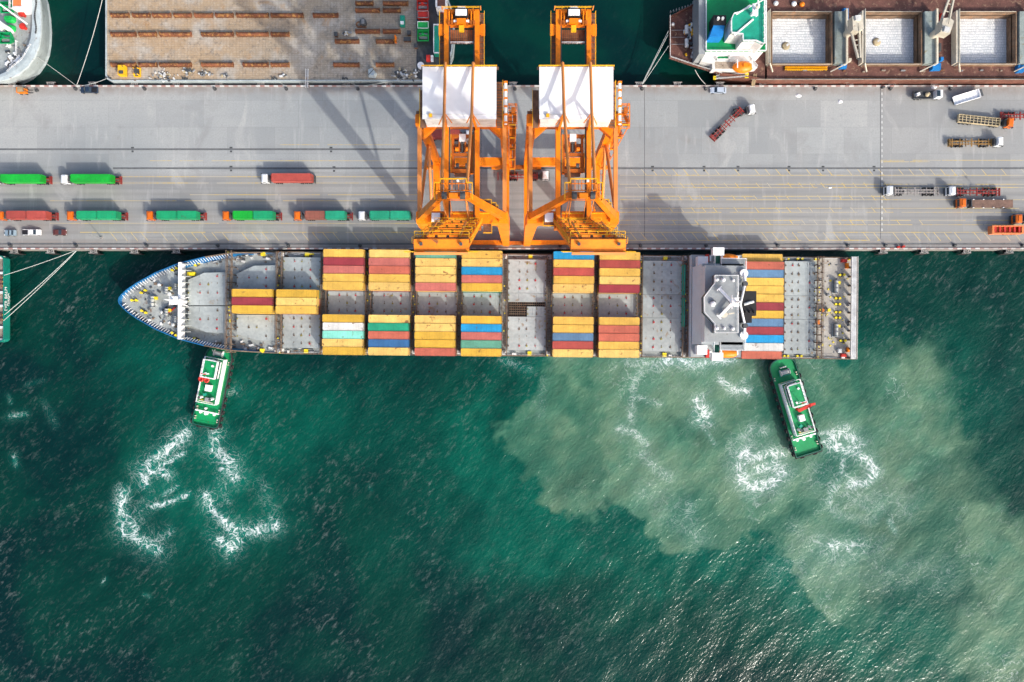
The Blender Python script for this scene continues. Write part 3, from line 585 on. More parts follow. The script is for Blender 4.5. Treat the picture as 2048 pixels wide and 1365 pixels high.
for s in (1, -1):
    b.bar((bx, by, 21.4), (bx - 3.6, by + s * 3.9, 21), .75, .5, 0); b.bar((bx - 3.1, by + s * 4.5, 21.1), (bx - 4.3, by + s * 3.4, 21.1), .3, .3, 0)
    b.bar((bx + .4, by, 22.5), (bx + .4, by + s * 2.8, 25), .14, .14, 0)
c2 = PL(1449, 630, 21); b.cyl(c2[0], c2[1], 20, 21.2, .8, 14, 1); b.bar((c2[0], c2[1], 21.1), (c2[0] + 2.6, c2[1] + .5, 21.3), .35, .3, 1); b.bar((bx - 1.4, by - 1.9, 25), (bx - 1.4, by + 1.9, 25), .2, .35, 0)
b.build('radar_mast', [M['white'], M['cream']], ship).location.z = LIFT
for s in (1, -1):
    b = MB(); xw = PL(1434.5, 610, 14.)[0]; b.b2(xw - .9, xw + .9, s * 10.8, s * 16.0, 13.2, 13.5, 1); b.b2(xw - 1.6, xw + 1.4, s * 14., s * 16.1, 12.8, 15., 0); b.b2(xw - 1.7, xw + 1.5, s * 13.9, s * 16.2, 15., 15.2, 0)
    b.rail([(xw - .9, s * 10.8, 13.5), (xw - .9, s * 13.9, 13.5)], 1.1, .09, 0); b.rail([(xw + .9, s * 10.8, 13.5), (xw + .9, s * 13.9, 13.5)], 1.1, .09, 0); b.bar((xw, s * 11, 9.5), (xw, s * 15.6, 13.2), .35, .5, 0)
    b.build('bridge_wing', [M['white'], M['tugdark']], ship).location.z = LIFT
    b = MB(); b.b2(x0 + 1.2, x0 + 4.2, s * 11.9, s * 14.6, 5.5, 8.2, 0); b.build('deck_locker', M['roofwhite'], ship)
    b = MB(); xa = P(1457, 610, 8)[0]
    n_ = 9; rings = []
    for i in range(n_): t = i / (n_ - 1); rr = .05 + 1.25 * math.sin(math.pi * t) ** .5; rings.append([(xa - 3.3 + 6.6 * t, s * 14.2 + rr * math.cos(a), 7.6 + rr * .95 * math.sin(a)) for a in np.linspace(0, 2 * math.pi, 11)[:-1]])
    b.loft(rings, 0, True, True)
    for q in (-2.4, 2.4): b.bar((xa + q, s * 12.2, 5.5), (xa + q, s * 12.6, 9.3), .3, .3, 1); b.bar((xa + q, s * 12.6, 9.3), (xa + q, s * 14.6, 9.4), .3, .3, 1)
    b.build('lifeboat', [M['orange'], M['white']], ship)
    b = MB(); c = P(1415, 517 if s > 0 else 708, 6.5); b.box((c[0], c[1], 6.1), (.9, 2.4, 1.2), 0, 0); b.box((c[0] + .9, c[1], 6.0), (.5, 1.6, 1.), 0, 1); b.build('life_raft', [M['red'], M['white']], ship)
    b = MB(); c = PL(1488, 547 if s > 0 else 671, 18); b.cyl(c[0], c[1], 2, 17, .75, 14, 0); b.cyl(c[0], c[1], 17, 18.2, 1.15, 14, 0)
    e = PL(1478, 610 + s * 2, 19.5); m_ = PL(1490, 568 if s > 0 else 652, 19); b.tube([(c[0], c[1], 18.), (m_[0], m_[1], 19.), (e[0], e[1], 20.6)], .42, 8, 0, .28); b.cyl(m_[0], m_[1], 18.2, 19.6, .7, 10, 1)
    b.build('provision_crane', [M['white'], M['darkgrey']], ship).location.z = LIFT
b = MB(); xa, xb = PL(1440, 610, 14.5)[0], PL(1490, 610, 14.5)[0]; b.b2(xa, xb, -13.2, 13.2, 14.1, 14.4, 0)
for s in (1, -1): b.rail([(xa, s * 13.1, 14.4), (xb, s * 13.1, 14.4)], 1.1, .08, 1); b.rail([(xb, s * 13.1, 14.4), (xb, s * 4.5, 14.4)], 1.1, .08, 1); c = PL(1458, 538 if s > 0 else 678, 15); b.box((c[0], c[1], 14.7), (2.6, .7, .6), 0, 2); b.box((c[0] - 1.5, c[1], 14.8), (.8, 1., .8), 0, 3); b.bar((xa + 6, s * 12.5, 2.4), (xa + 6, s * 12.5, 14.1), .4, .4, 0)
b.b2(x0 + 12.2, xb - 1, -4.6, 4.6, 2.4, 14.1, 0); b.build('funnel_deck', [M['house'], M['white'], M['darkgrey'], M['yellow']], ship).location.z = LIFT
b = MB(); q0 = PL(1474, 582, 19); q1 = PL(1513, 632, 19); q2 = PL(1505, 646, 19); b.b2(q0[0], q1[0], q1[1], q0[1], 14.4, 18.8, 0); b.b2(q0[0], q2[0], q2[1], q1[1] - .02, 14.4, 18.5, 0)
c = PL(1500, 607, 19.5); b.tube([(c[0] - 1.4, c[1] - .3, 18.7), (c[0], c[1] + .2, 19.1), (c[0] + 1.2, c[1] + .5, 18.7)], .4, 10, 1)
for k in range(4): b.cyl(q0[0] + 1.2 + k * 1.2, c[1] - 2.4, 18.7, 19.9, .3, 10, 0)
b.build('funnel', [M['black'], M['dirtywhite']], ship).location.z = LIFT
b = MB()
for s in (-1, 1): b.rail([(x * 1., s * 15.3, 0) for x in np.arange(-68, 105.6, 8)], 1.15, .07, 0, step=2.)
b.build('railing', M['dirtywhite'], ship)

# ------------------------------------------------------------------ containers
def container_mesh(L):
    b = MB(); w2, hh = 1.165, 2.59; hl = L / 2
    for s in (-1, 1):                                       # corner posts, rails
        for e in (-1, 1): b.box((e * (hl - .09), s * (w2 - .09), hh / 2), (.18, .18, hh))
        b.b2(-hl + .18, hl - .18, s * w2, s * (w2 - .1), 0, .16); b.b2(-hl + .18, hl - .18, s * w2, s * (w2 - .1), hh - .12, hh)
        n = int(L / .56); pr = []                            # corrugated side
        for i in range(n):
            x = -hl + .18 + (L - .36) * i / n; d_ = (L - .36) / n
            for t, q in ((0, .012), (.25, .012), (.5, .06), (.75, .06)): pr.append((x + d_ * t, s * (w2 - q)))
        b.loft([[(x, y, .16) for x, y in pr], [(x, y, hh - .12) for x, y in pr]], 0, False)
    for e in (-1, 1): b.b2(e * hl, e * (hl - .1), -w2 + .18, w2 - .18, hh - .12, hh); b.b2(e * hl, e * (hl - .1), -w2 + .18, w2 - .18, 0, .16); b.b2(e * (hl - .03), e * (hl - .09), -w2 + .18, w2 - .18, .16, hh - .12)
    n = int(L / .36); pr = []
    for i in range(n):
        x = -hl + .1 + (L - .2) * i / n; d_ = (L - .2) / n
        for t, q in ((0, .03), (.3, .03), (.5, .055), (.8, .055)): pr.append((x + d_ * t, hh - q))
    b.loft([[(x, -w2 + .1, z) for x, z in pr], [(x, w2 - .1, z) for x, z in pr]], 0, False)
    b.b2(-hl + .1, hl - .1, -w2 + .1, w2 - .1, .1, .14)
    for s in (-1, 1):
        for e in (-1, 1):
            for z in (.06, hh - .05): b.box((e * (hl - .09), s * (w2 - .085), z), (.19, .175, .125), 0, 1)
    return b
def door_mesh():
    b = MB(); b.box((0, 0, 1.3), (.05, 1.02, 2.28), 0, 0)
    for y in (-.28, .28): b.tube([(.05, y, .2), (.05, y, 2.4)], .03, 6, 1)
    return b
CM = {}
for L in (12.19, 6.06):
    o_ = container_mesh(L).build('shipping_container', [cmat('yellow'), M['darkgrey']]); d_ = door_mesh().build('door', [cmat('yellow'), M['midgrey']]); CM[L] = (o_.data, d_.data)
    bpy.data.objects.remove(o_); bpy.data.objects.remove(d_)
def add_container(color, label, loc, rz=0., L=12.19, group=None, flip=False):
    o_ = bpy.data.objects.new('shipping_container', CM[L][0]); C.objects.link(o_); o_.location = loc; o_.rotation_euler.z = rz + (math.pi if flip else 0)
    o_.material_slots[0].link = 'OBJECT'; o_.material_slots[0].material = cmat(color); tag(o_, label, 'container', group)
    for s in (-1, 1):
        d_ = bpy.data.objects.new('door', CM[L][1]); C.objects.link(d_); d_.parent = o_; d_.location = (L / 2 - .01, s * .53, 0)
        d_.material_slots[0].link = 'OBJECT'; d_.material_slots[0].material = cmat(color)
    return o_
Y_, P_, D_ = 'yellow', 'pale yellow', 'deep yellow'
blocks = [  # photo x span of the stack tops, colours from the quay side down
 (463, 545, {1: D_, 0: 'dark red', -1: D_}), (551, 634, {1: D_, 0: P_, -1: Y_}),
 (645, 727, [Y_, 'dark red', 'pink', Y_, Y_, D_, 'white', 'mint', P_, D_]),
 (737, 818, [P_, 'pink', 'salmon', Y_, P_, P_, 'green', 'salmon', 'blue', P_]),
 (830, 911, ['grey green', P_, P_, P_, 'pink', P_, P_, D_, D_, 'salmon']),
 (923, 1003, [Y_, P_, 'bright blue', 'pink', D_, D_, 'bright blue', 'pink', 'grey green', D_]),
 (1107, 1187, ['bright blue', Y_, 'red', Y_, P_, Y_, Y_, 'grey blue', 'red', P_]),
 (1199, 1279, [Y_, 'red', Y_, P_, 'dark red', Y_, 'salmon', 'salmon', Y_, P_]),
 (1486, 1567, {6: Y_, 5: 'salmon', 4: 'grey blue', 3: Y_, 2: Y_, 1: Y_, 0: 'dark red', -1: D_, -2: 'grey blue', -3: 'dark red', -4: 'bright blue', -5: 'white', -6: 'salmon'})]
rnd = random.Random(11); PITCH = 2.44; SM = Matrix.Translation(ship.location) @ Matrix.Rotation(SA, 4, 'Z')
GC = 'containers stacked on the ship'
for bi, (xa, xb, cols) in enumerate(blocks):
    if isinstance(cols, list): cols = dict(zip((6, 5, 4, 3, 2, -2, -3, -4, -5, -6), cols))
    nrow = 0
    for i in sorted(cols, reverse=True):
        nrow += 1; zt = 6.85; xc = ((xa + xb) / 2 - 1024) * (H - zt) / F
        tiers = 2
        if bi == 8: xc = (1568 - 1024) * (H - zt) / F - 6.1
        base = 1.64
        if bi == 8 and abs(i) == 6: base = .5
        for t in range(tiers):
            c = cols[i] if t == tiers - 1 else rnd.choice((Y_, D_, P_, 'red', 'dark red', 'blue', 'grey blue', 'brown', 'green', 'salmon'))
            p = SM @ Vector((xc + rnd.uniform(-.08, .08), i * PITCH + rnd.uniform(-.015, .015), base + t * 2.6))
            add_container(c, f"{c} container {ORD[nrow]} from the quay, {'top' if t == tiers - 1 else 'bottom'} tier of the {ORD[bi + 1]} block from bow", p, SA, group=GC, flip=rnd.random() < .5)
# ------------------------------------------------------------------ quay cranes
CY = W(0, 488)[1]; G = W(0, 337)[1] - CY; HX = 10.3; ZP = 46.
crane = thing('quay_crane', '', 'crane', (-12.1, CY, 0))
def part(b, name, mats, parent=None): return b.build(name, mats, parent or crane)
O = [M['orange'], M['dorange'], M['lorange'], M['yellowrail'], M['grate'], M['darkgrey'], M['white'], M['glass']]
for sx_ in (-1, 1):
    for y, nm in ((0, 'w'), (G, 'l')):
        b = MB(); x = sx_ * HX
        if nm == 'w': b.bar((x, y, 1.6), (x - sx_ * .3, y, 38), 1.9, 2.0, 0, (0, 1, 0), 3.0, 2.4); b.bar((x - sx_ * .3, y, 38), (x - sx_ * .3, y, ZP), 3.0, 2.4, 0, (0, 1, 0), 2.2, 2.4)
        else: b.bar((x, y, 1.6), (x - sx_ * .2, y, 36), 1.8, 1.8, 0, (0, 1, 0), 2.1, 2.1); b.bar((x - sx_ * .2, y, 36), (x - sx_ * .7, y, ZP), 2.1, 2.1, 0, (0, 1, 0), 3.4, 2.3)
        part(b, 'leg', O)
        b = MB()
        for k in (-3.2, 0, 3.2): b.box((x - sx_ * .0 + k, y, .75), (2.6, 1., 1.1), 0, 0); b.tube([(x + k - .7, y - .25, .45), (x + k - .7, y + .25, .45)], .42, 10, 5); b.tube([(x + k + .7, y - .25, .45), (x + k + .7, y + .25, .45)], .42, 10, 5)
        b.box((x, y, 1.5), (6.5, 1.1, .6), 0, 1); part(b, 'bogie', O)
    b = MB(); x = sx_ * HX; b.bar((x, .6, 8.), (x, G - .6, 8.), 1.9, 2.0, 0); part(b, 'portal_beam', O)
    b = MB(); b.bar((x, .5, ZP - .5), (x, G - .5, ZP - .5), .95, .95, 2); part(b, 'top_beam', O)
    b = MB(); b.tube([(x, G - .3, 28.), (x, 1., ZP - .6)], .42, 10, 2); b.tube([(x - sx_ * .1, G - .3, 28), (x, 1., 19.)], .42, 10, 2); part(b, 'pipe_brace', O)
    b = MB()                                                 # gusset plate inside the waterside portal
    y = 0
    n = 8; arc = [(sx_ * (HX - .9), 30.)] + [(sx_ * (HX - .9 - 5.2 * (1 - math.cos(math.pi / 2 * i / n))), 33 + 8.6 * math.sin(math.pi / 2 * i / n)) for i in range(n + 1)] + [(sx_ * (HX - .9), 42)]
    vs = [(px_, -1.05, pz) for px_, pz in arc] + [(px_, 1.05, pz) for px_, pz in arc]; m_ = len(arc)
    b._add(vs, [list(range(m_)), list(range(m_, 2 * m_))[::-1]] + [(i, (i + 1) % m_, m_ + (i + 1) % m_, m_ + i) for i in range(m_)], 0); part(b, 'gusset', O)
b = MB(); b.bar((-HX, 0, 2.4), (HX, 0, 2.4), 1.3, 1.4, 0); part(b, 'sill_beam', O)
b = MB(); b.bar((-HX, G, 7.2), (HX, G, 7.2), 2.3, 2.0, 0); part(b, 'portal_beam', O)
b = MB(); b.bar((-HX - .8, 0, 43.4), (HX + .8, 0, 43.4), 3.0, 3.4, 0); b.rail([(-HX, .8, 45.1), (HX, .8, 45.1)], 1.1, .1, 3); part(b, 'cross_beam', O)
b = MB(); b.bar((-HX - .9, G, 44.8), (HX + .9, G, 44.8), 2.9, 2.6, 0); b.b2(-HX - .8, HX + .8, G + 1.4, G + 2.3, 45.6, 45.75, 4); b.rail([(-HX, G + 2.3, 45.7), (HX, G + 2.3, 45.7)], 1.1, .1, 3)
for s in (-1, 1): b.prism([(s * (HX - 1), G - 1.4), (s * (HX - 4.), G - 1.4), (s * (HX - 1), G - 4.)], 43.8, 45.6, 0)
part(b, 'cross_beam', O)
GX = 3.7
for s in (-1, 1):
    b = MB(); b.b2(s * GX - .55, s * GX + .55, -2.5, 49.6, 44.6, 47, 0); b.b2(s * (GX - .55) - s * .02, s * (GX - .9), -2.5, 49, 46.2, 46.5, 5)
    part(b, 'girder', O)
    b = MB(); xo = s * (GX + 1.15); b.b2(s * (GX + .56), s * (GX + 1.7), 22, 49.6, 45.2, 45.3, 4); b.rail([(s * (GX + 1.7), 22, 45.3), (s * (GX + 1.7), 49.6, 45.3)], 1.1, .1, 3)
    for k in range(12): y = 34 + k * 1.4; b.b2(s * (GX + .58), s * (GX + 1.68), y, y + .1, 45.3, 45.36, 1)
    part(b, 'walkway', O)
# A-frame and its stays
for s in (-1, 1):
    b = MB(); b.bar((s * HX, 0, ZP - 1), (s * 2.7, .3, 68.5), 1.5, 1.6, 0, (0, 1, 0), 1.1, 1.3); part(b, 'mast_leg', O)
    b = MB(); b.tube([(s * 2.6, .6, 68.6), (s * 3.1, 21.2, 58.), (s * 3.2, 33.6, 54.6)], .35, 10, 2); b.bar((s * 3.1, 21.2, 58), (s * 3.6, 20.6, 47), .5, .5, 0)
    b.bar((s * 3.1, 21.2, 57.8), (s * 3.1 + 1.6 * s, 19.6, 54.3), .22, .22, 2); b.bar((s * 3.1, 21.2, 57.8), (s * 3.1 - 1.4 * s, 20, 54.3), .22, .22, 2); part(b, 'back_stay', O)
    b = MB(); b.tube([(s * 3.2, 33.6, 54.6), (s * 3.7, 35.6, 47)], .35, 10, 2); part(b, 'back_stay', O)
b = MB(); b.bar((-3.4, .3, 68.6), (3.4, .3, 68.6), 1.2, 1.2, 0); [b.b2(q - .07, q + .07, 1.2, 3.3 if abs(q) < 2.8 else 2.6, 69.3, 69.4, 0 if k % 2 else 4) for k, q in enumerate(np.linspace(-3.8, 3.8, 12))]; b.b2(-3.9, 3.9, -.9, -.7, 69.3, 69.4, 0); b.b2(-3.9, 3.9, 1.1, 1.3, 69.3, 69.4, 0); b.b2(-2.7, 2.7, 2.5, 2.7, 69.3, 69.4, 0); b.b2(-3.9, -3.7, -.9, 2.6, 69.3, 69.4, 0); b.b2(3.7, 3.9, -.9, 2.6, 69.3, 69.4, 0)
b.rail([(-3.9, -.8, 69.4), (-3.9, 2.6, 69.4), (-2.7, 2.6, 69.4), (-2.7, 3.4, 69.4), (2.7, 3.4, 69.4), (2.7, 2.6, 69.4), (3.9, 2.6, 69.4), (3.9, -.8, 69.4)], 1.1, .12, 3, step=1.1)
for s in (-1, 1): b.tube([(s * 1.9 - .5, 0., 70.0), (s * 1.9 + .5, 0, 70.)], .75, 14, 5)
b.box((0, -.1, 69.9), (1.8, 1., .9), 0, 0); b.box((.9, 3.1, 69.7), (.5, .4, .5), 0, 6); part(b, 'mast_head', O)
# machine house
b = MB(); b.b2(-8.2, 8.2, 21.3, 32.7, 47.2, 53.8, 0); part(b, 'machine_house', [M['dirtywhite']])
mh = crane.children[-1]
b = MB(); b.b2(-8.5, 8.5, 21., 33., 53.8, 54.05, 0)
for s in (-3.2, 3.2): b.b2(s - .04, s + .04, 21, 33, 54.05, 54.1, 1)
b.b2(-8.5, 8.5, 22., 22.06, 54.05, 54.12, 1); b.box((-6.6, 21.7, 54.4), (.7, .7, .6), 0, 2)
b.build('roof', [M['roofwhite'], M['dirtywhite'], M['yellowrail']], mh)
b = MB(); b.b2(-9., 9., 33., 33.7, 52.2, 52.3, 4); b.rail([(-8.6, 33.05, 54.05), (8.6, 33.05, 54.05)], .8, .1, 3); b.b2(8.4, 9.9, 21, 32, 47.4, 47.5, 4); b.rail([(9.9, 21, 47.5), (9.9, 32, 47.5)], 1.1, .1, 3)
for k in range(16): b.b2(8.4, 9.9, 21.2 + k * .7, 21.3 + k * .7, 47.5, 47.56, 1)
b.b2(-9.9, -8.4, 21, 30, 47.4, 47.5, 4); b.rail([(-9.9, 21, 47.5), (-9.9, 30, 47.5)], 1.1, .1, 3)
b.tube([(10.6, 21, 50), (10.6, 31.2, 50)], .38, 8, 6)
for k in range(6): b.box((10.6, 21.4 + k * 1.9, 50), (.9, .45, .9), 0, 0)
part(b, 'service_gallery', O)
# rear end of the girders
b = MB()
b.b2(-GX, GX, 42.2, 45.6, 44.9, 45.0, 4)
for k in range(14): b.b2(-GX + .6 + k * .48, -GX + .68 + k * .48, 42.2, 45.6, 45., 45.08, 1)
b.rail([(-GX + .6, 42.2, 45), (GX - .6, 42.2, 45)], 1.1, .12, 6, step=1.); part(b, 'rear_platform', O); b = MB(); b.b2(-GX, GX, 36.0, 37.2, 44.9, 45.0, 4); part(b, 'cross_walkway', O); b = MB()
b.b2(-GX, GX, 46.0, 47.2, 45.2, 46.6, 0); b.b2(-GX - .4, GX + .4, 48.9, 49.8, 45.4, 46.8, 0); b.rail([(-4.6, 49.8, 47), (4.6, 49.8, 47)], 1.1, .1, 3)
b.b2(-4.6, 4.6, 47.2, 48.9, 45.8, 45.9, 4)
for s in (-1, 1):
    bs = MB()
    for q in (1.4, 2.3, 3.): bs.tube([(s * q, 46.6, 47.2), (s * q, 49., 47.3)], .22, 8, 0); bs.box((s * q, 46.2, 47.3), (.5, .9, .8), 0, 1)
    bs.bar((s * 1.2, 46.8, 47.1), (s * 3.2, 46.8, 47.1), .3, .3, 0); part(bs, 'rope_sheaves', O)
    bs = MB(); bs.b2(s * 4.6, s * 5.6, 43.6, 46.4, 46.2, 46.4, 0); bs.b2(s * 4.2, s * 4.7, 43.8, 46.2, 46.2, 46.35, 0); part(bs, 'side_bracket', O); b.bar((s * 4.6, 49.6, 46.8), (s * 4.6, 49.6, 48.6), .25, .25, 2)
b.box((0, 46.4, 47.5), (2.2, 1.1, 1.4), 0, 0); b.box((0, 44.9, 47.1), (1.2, 1.4, .8), 0, 3)
for s in (-1, 1): b.box((s * 1.5, 46.5, 47.6), (.7, .5, .4), 0, 6)
part(b, 'rear_frame', O)
b = MB(); b.b2(-1.6, 1.6, 47.3, 49.1, 46.9, 48.3, 0); b.b2(-1.35, 1.35, 47.5, 48.95, 48.3, 48.5, 1); b.tube([(-1, 49.9, 47.5), (1, 49.9, 47.5)], .3, 8, 1); part(b, 'counterweight_box', [M['black'], M['white']])
# trolley
T = MB(); T.b2(-3.0, 3.0, 11., 11.8, 44.2, 45., 1); T.b2(-3.0, 3.0, 19.4, 20.2, 44.2, 45., 1); T.b2(-2.6, -2., 11, 20, 44., 44.8, 1); T.b2(2., 2.6, 11, 20, 44., 44.8, 1); T.b2(-2.9, 2.9, 15, 15.7, 44.1, 44.9, 1)
for k in range(3): T.b2(-.95 + k * .75, -.6 + k * .75, 15.7, 19.4, 44.1, 44.7, 5 if k == 1 else 1)
for s in (-1, 1):
    T.tube([(s * 1.3 - .4, 16.6, 45), (s * 1.3 + .4, 16.6, 45)], .55, 12, 0); T.tube([(s * 1.2 - .4, 12.6, 45), (s * 1.2 + .4, 12.6, 45)], .6, 12, 5); T.rail([(s * 2.7, 11, 44.9), (s * 2.7, 20, 44.9)], 1., .09, 3)
T.b2(-1.9, 1.9, 10.2, 12.4, 43.4, 44.1, 4); T.b2(-2.2, 2.2, 16.2, 18.1, 43.6, 44.2, 4); T.b2(-2.9, -1.9, 12.4, 15, 43.8, 44.3, 4); T.b2(1.9, 2.9, 12.4, 15, 43.8, 44.3, 4); trolley = part(T, 'trolley', O)
b = MB(); b.b2(-.9, 1., 18.4, 20.4, 40.8, 43.8, 0); b.b2(-.75, .85, 18.5, 20.3, 43.8, 45.1, 0); b.b2(-.92, 1.02, 20.42, 20.46, 41.4, 43.2, 1); b.build('operator_cab', [M['white'], M['glass']], trolley)
b = MB(); b.b2(-2.6, 2.6, 12.2, 13.6, 37.6, 38.6, 0); b.b2(-1.4, 1.4, 11.8, 14, 38.6, 39.1, 0); b.b2(-.8, .8, 12.3, 13.5, 39.1, 40, 1)
for s in (-1, 1):
    b.tube([(s * 1.3, 12.3, 39.8), (s * 1.3, 13.5, 39.8)], .55, 12, 1)
    for yy in (12.5, 13.3): b.tube([(s * 1.3, yy, 39.8), (s * 1.3, yy, 44.4)], .06, 6, 2)
b.build('headblock', [M['orange'], M['yellowrail'], M['darkgrey']], trolley)
b = MB()
for k in range(22): b.tube([(4.55, 2 + k * .9, 46), (4.62, 2.3 + k * .9, 44.6), (4.55, 2.6 + k * .9, 46)], .05, 5, 0)
part(b, 'festoon_cable', [M['black']])
# stair tower beside the landside leg
b = MB(); tx, ty = HX + 1.9, G + .4
for k in range(9):
    z = 2 + k * 5.2; s = 1 if k % 2 else -1
    b.b2(tx - .75, tx + .75, ty - 2.4, ty + 2.4, z + 4.9, z + 5., 1) if k == 5 else None
    b.bar((tx - .5 * s, ty - s * 1.9, z), (tx - .5 * s, ty + s * 1.9, z + 5), .75, .12, 0, (0, 0, 1)); b.rail([(tx - .5 * s + .4, ty - s * 1.9, z), (tx - .5 * s + .4, ty + s * 1.9, z + 5)], 1., .08, 0)
    b.b2(tx - .75, tx + .75, ty + s * 1.9, ty + s * 2.6, z + 4.9, z + 5, 1); b.rail([(tx - .75, ty + s * 2.6, z + 5), (tx + .75, ty + s * 2.6, z + 5)], 1., .08, 3)
for ex_ in (-.75, .75):
    for ey in (-2.6, 2.6): b.bar((tx + ex_, ty + ey, 0.05), (tx + ex_, ty + ey, 49), .16, .16, 0)
for z in (12, 28, 44): b.bar((HX + .6, G, z), (tx - 1, G, z), .3, .3, 0)
[b.b2(HX + .9, tx + 1.1, q - .08, q + .08, 47, 47.1, 4 if k % 2 else 0) for k, q in enumerate(np.linspace(ty - 2.7, ty + 2.7, 11))]; b.rail([(tx + 1.1, ty - 2.8, 47.1), (tx + 1.1, ty + 2.8, 47.1), (HX + .9, ty + 2.8, 47.1)], 1.1, .1, 0); b.box((tx + .2, ty + 1.4, 47.7), (.9, 1.2, 1.1), 0, 1)
part(b, 'stair_tower', O)
# side ladder with little platforms on the waterside
b = MB()
for z, xx, dx_ in ((47.5, 5.2, 3.6), (50.5, 4.6, 3.8), (54, 4, 3.4)):
    b.b2(xx, xx + dx_, .9, 2.3, z - .1, z, 4); b.rail([(xx, 2.3, z), (xx + dx_, 2.3, z), (xx + dx_, .9, z)], 1.1, .1, 3, step=.8)
b.bar((8.6, 1.6, 44), (5.2, 1.6, 50.5), .7, .12, 3, (0, 1, 0)); b.bar((7.6, 1.6, 50.5), (4.6, 1.6, 54), .7, .12, 3, (0, 1, 0))
b.b2(5.1, 7.2, -3.8, -1.4, 44.3, 44.4, 4); b.rail([(7.2, -1.4, 44.4), (7.2, -3.8, 44.4), (5.1, -3.8, 44.4)], 1.1, .1, 3, step=.8)
part(b, 'access_platform', O)
b = MB(); b.b2(-6.9, -5.1, -1.6, .3, 46.3, 48.7, 0); b.b2(-7.0, -5.0, -1.75, .4, 48.7, 48.9, 1); b.b2(-6.8, -5.2, -1.66, -1.6, 47.2, 48.4, 2); b.b2(-7.3, -4.7, -2.4, .8, 46.1, 46.25, 3); b.rail([(-7.3, .8, 46.25), (-7.3, -2.4, 46.25), (-4.7, -2.4, 46.25)], 1.1, .1, 4, step=.9)
part(b, 'boom_cabin', [M['lorange'], M['white'], M['glass'], M['grate'], M['yellowrail']])
# raised boom
bd = Vector((0, -12.6, 49.5)).normalized(); bn = Vector((0, bd.z, -bd.y)); BH = Vector((0, -1.7, 46.2)); BL = 49.5
def bp(t, x, n=0.): return Vector((x, 0, 0)) + BH + bd * (t * BL) + bn * n
for s in (-1, 1):
    b = MB(); b.bar(bp(0, s * GX), bp(1., s * GX), 1.15, 2.1, 0, bn); part(b, 'boom_girder', O)
    b = MB()
    b.bar(bp(.06, s * (GX + 1.0), .5), bp(.99, s * (GX + 1.0), .5), .7, .08, 0, bn)
    b.rail([bp(.06, s * (GX + 1.35), .55), bp(.99, s * (GX + 1.35), .55)], 1.0, .07, 3, bn, 2.4); part(b, 'boom_walkway', O)
    b = MB(); b.tube([bp(.55, s * 3., 1.4), Vector((s * 2.4, -3., 60.)), Vector((s * 2.4, .2, 69.4))], .22, 8, 2); b.tube([bp(.97, s * 3., 1.3), bp(.6, s * 2.9, 2.6)], .24, 8, 2); part(b, 'fore_stay', O)
for t, hgt_, nm in ((.10, 1.8, 0), (.34, 1.6, 0), (.58, 1.9, 0), (.80, 1.9, 1), (.985, 2.1, 0)):
    b = MB(); b.bar(bp(t, -GX - (.4 if t < .9 else 1.), .2), bp(t, GX + (.4 if t < .9 else 1.), .2), 1.5, hgt_, 0, bn)
    if t > .1:
        q = t - .02; b.bar(bp(q, -GX - 1., 1.35), bp(q, GX + 1., 1.35), .9, .1, 4, bn)
        for e in (.45,):
            a_, c_ = bp(q, -GX - 1, 1.4) + bd * e, bp(q, GX + 1, 1.4) + bd * e; b.rail([a_, c_], 1.1, .09, 3, bn, 1.5)
        for k in range(4): x = -3. + k * 2.; b.box(tuple(bp(q, x, 1.6)), (.5, .4, .3), 0, (1, 4, 5)[k % 3])
    part(b, 'boom_cross_beam', O)
b = MB(); b.bar(bp(1.01, -GX - .9, -1.1), bp(1.01, GX + .9, -1.1), .5, .45, 2, bn)
for s in (-1, 1): b.tube([bp(1., s * 4.2, -.8) + bd * .4, bp(1., s * 6.2, -.8) + bd * 1.2], .07, 5, 3); b.tube([bp(1., s * 4.2, -.8), bp(1., s * 6.4, -.8) + bd * .2], .07, 5, 3); b.box(tuple(bp(1.01, s * 3.4, .5)), (.5, .5, .5), 0, 5)
part(b, 'boom_tip', O)
b = MB()
for s in (-1, 1): b.box((s * GX, -2.4, 46.2), (1.9, 1.6, 2.8), 0, 1); b.bar((s * 2.2, -.9, 47.2), (s * 1.8, 2.5, 60), .16, .16, 2)
b.b2(-3., 3., -1.6, -.6, 45.3, 45.4, 4); b.rail([(-3, -.6, 45.4), (3, -.6, 45.4)], 1.1, .12, 3, step=.8)
part(b, 'boom_hinge', O)
crane2 = copy_tree(crane); crane2.location.x = 14.8
GCR = 'orange quay cranes with raised booms'
tag(crane, 'orange quay crane with white roofed machine house, left of the two', 'crane', GCR); tag(crane2, 'orange quay crane with white roofed machine house, right of the two', 'crane', GCR)

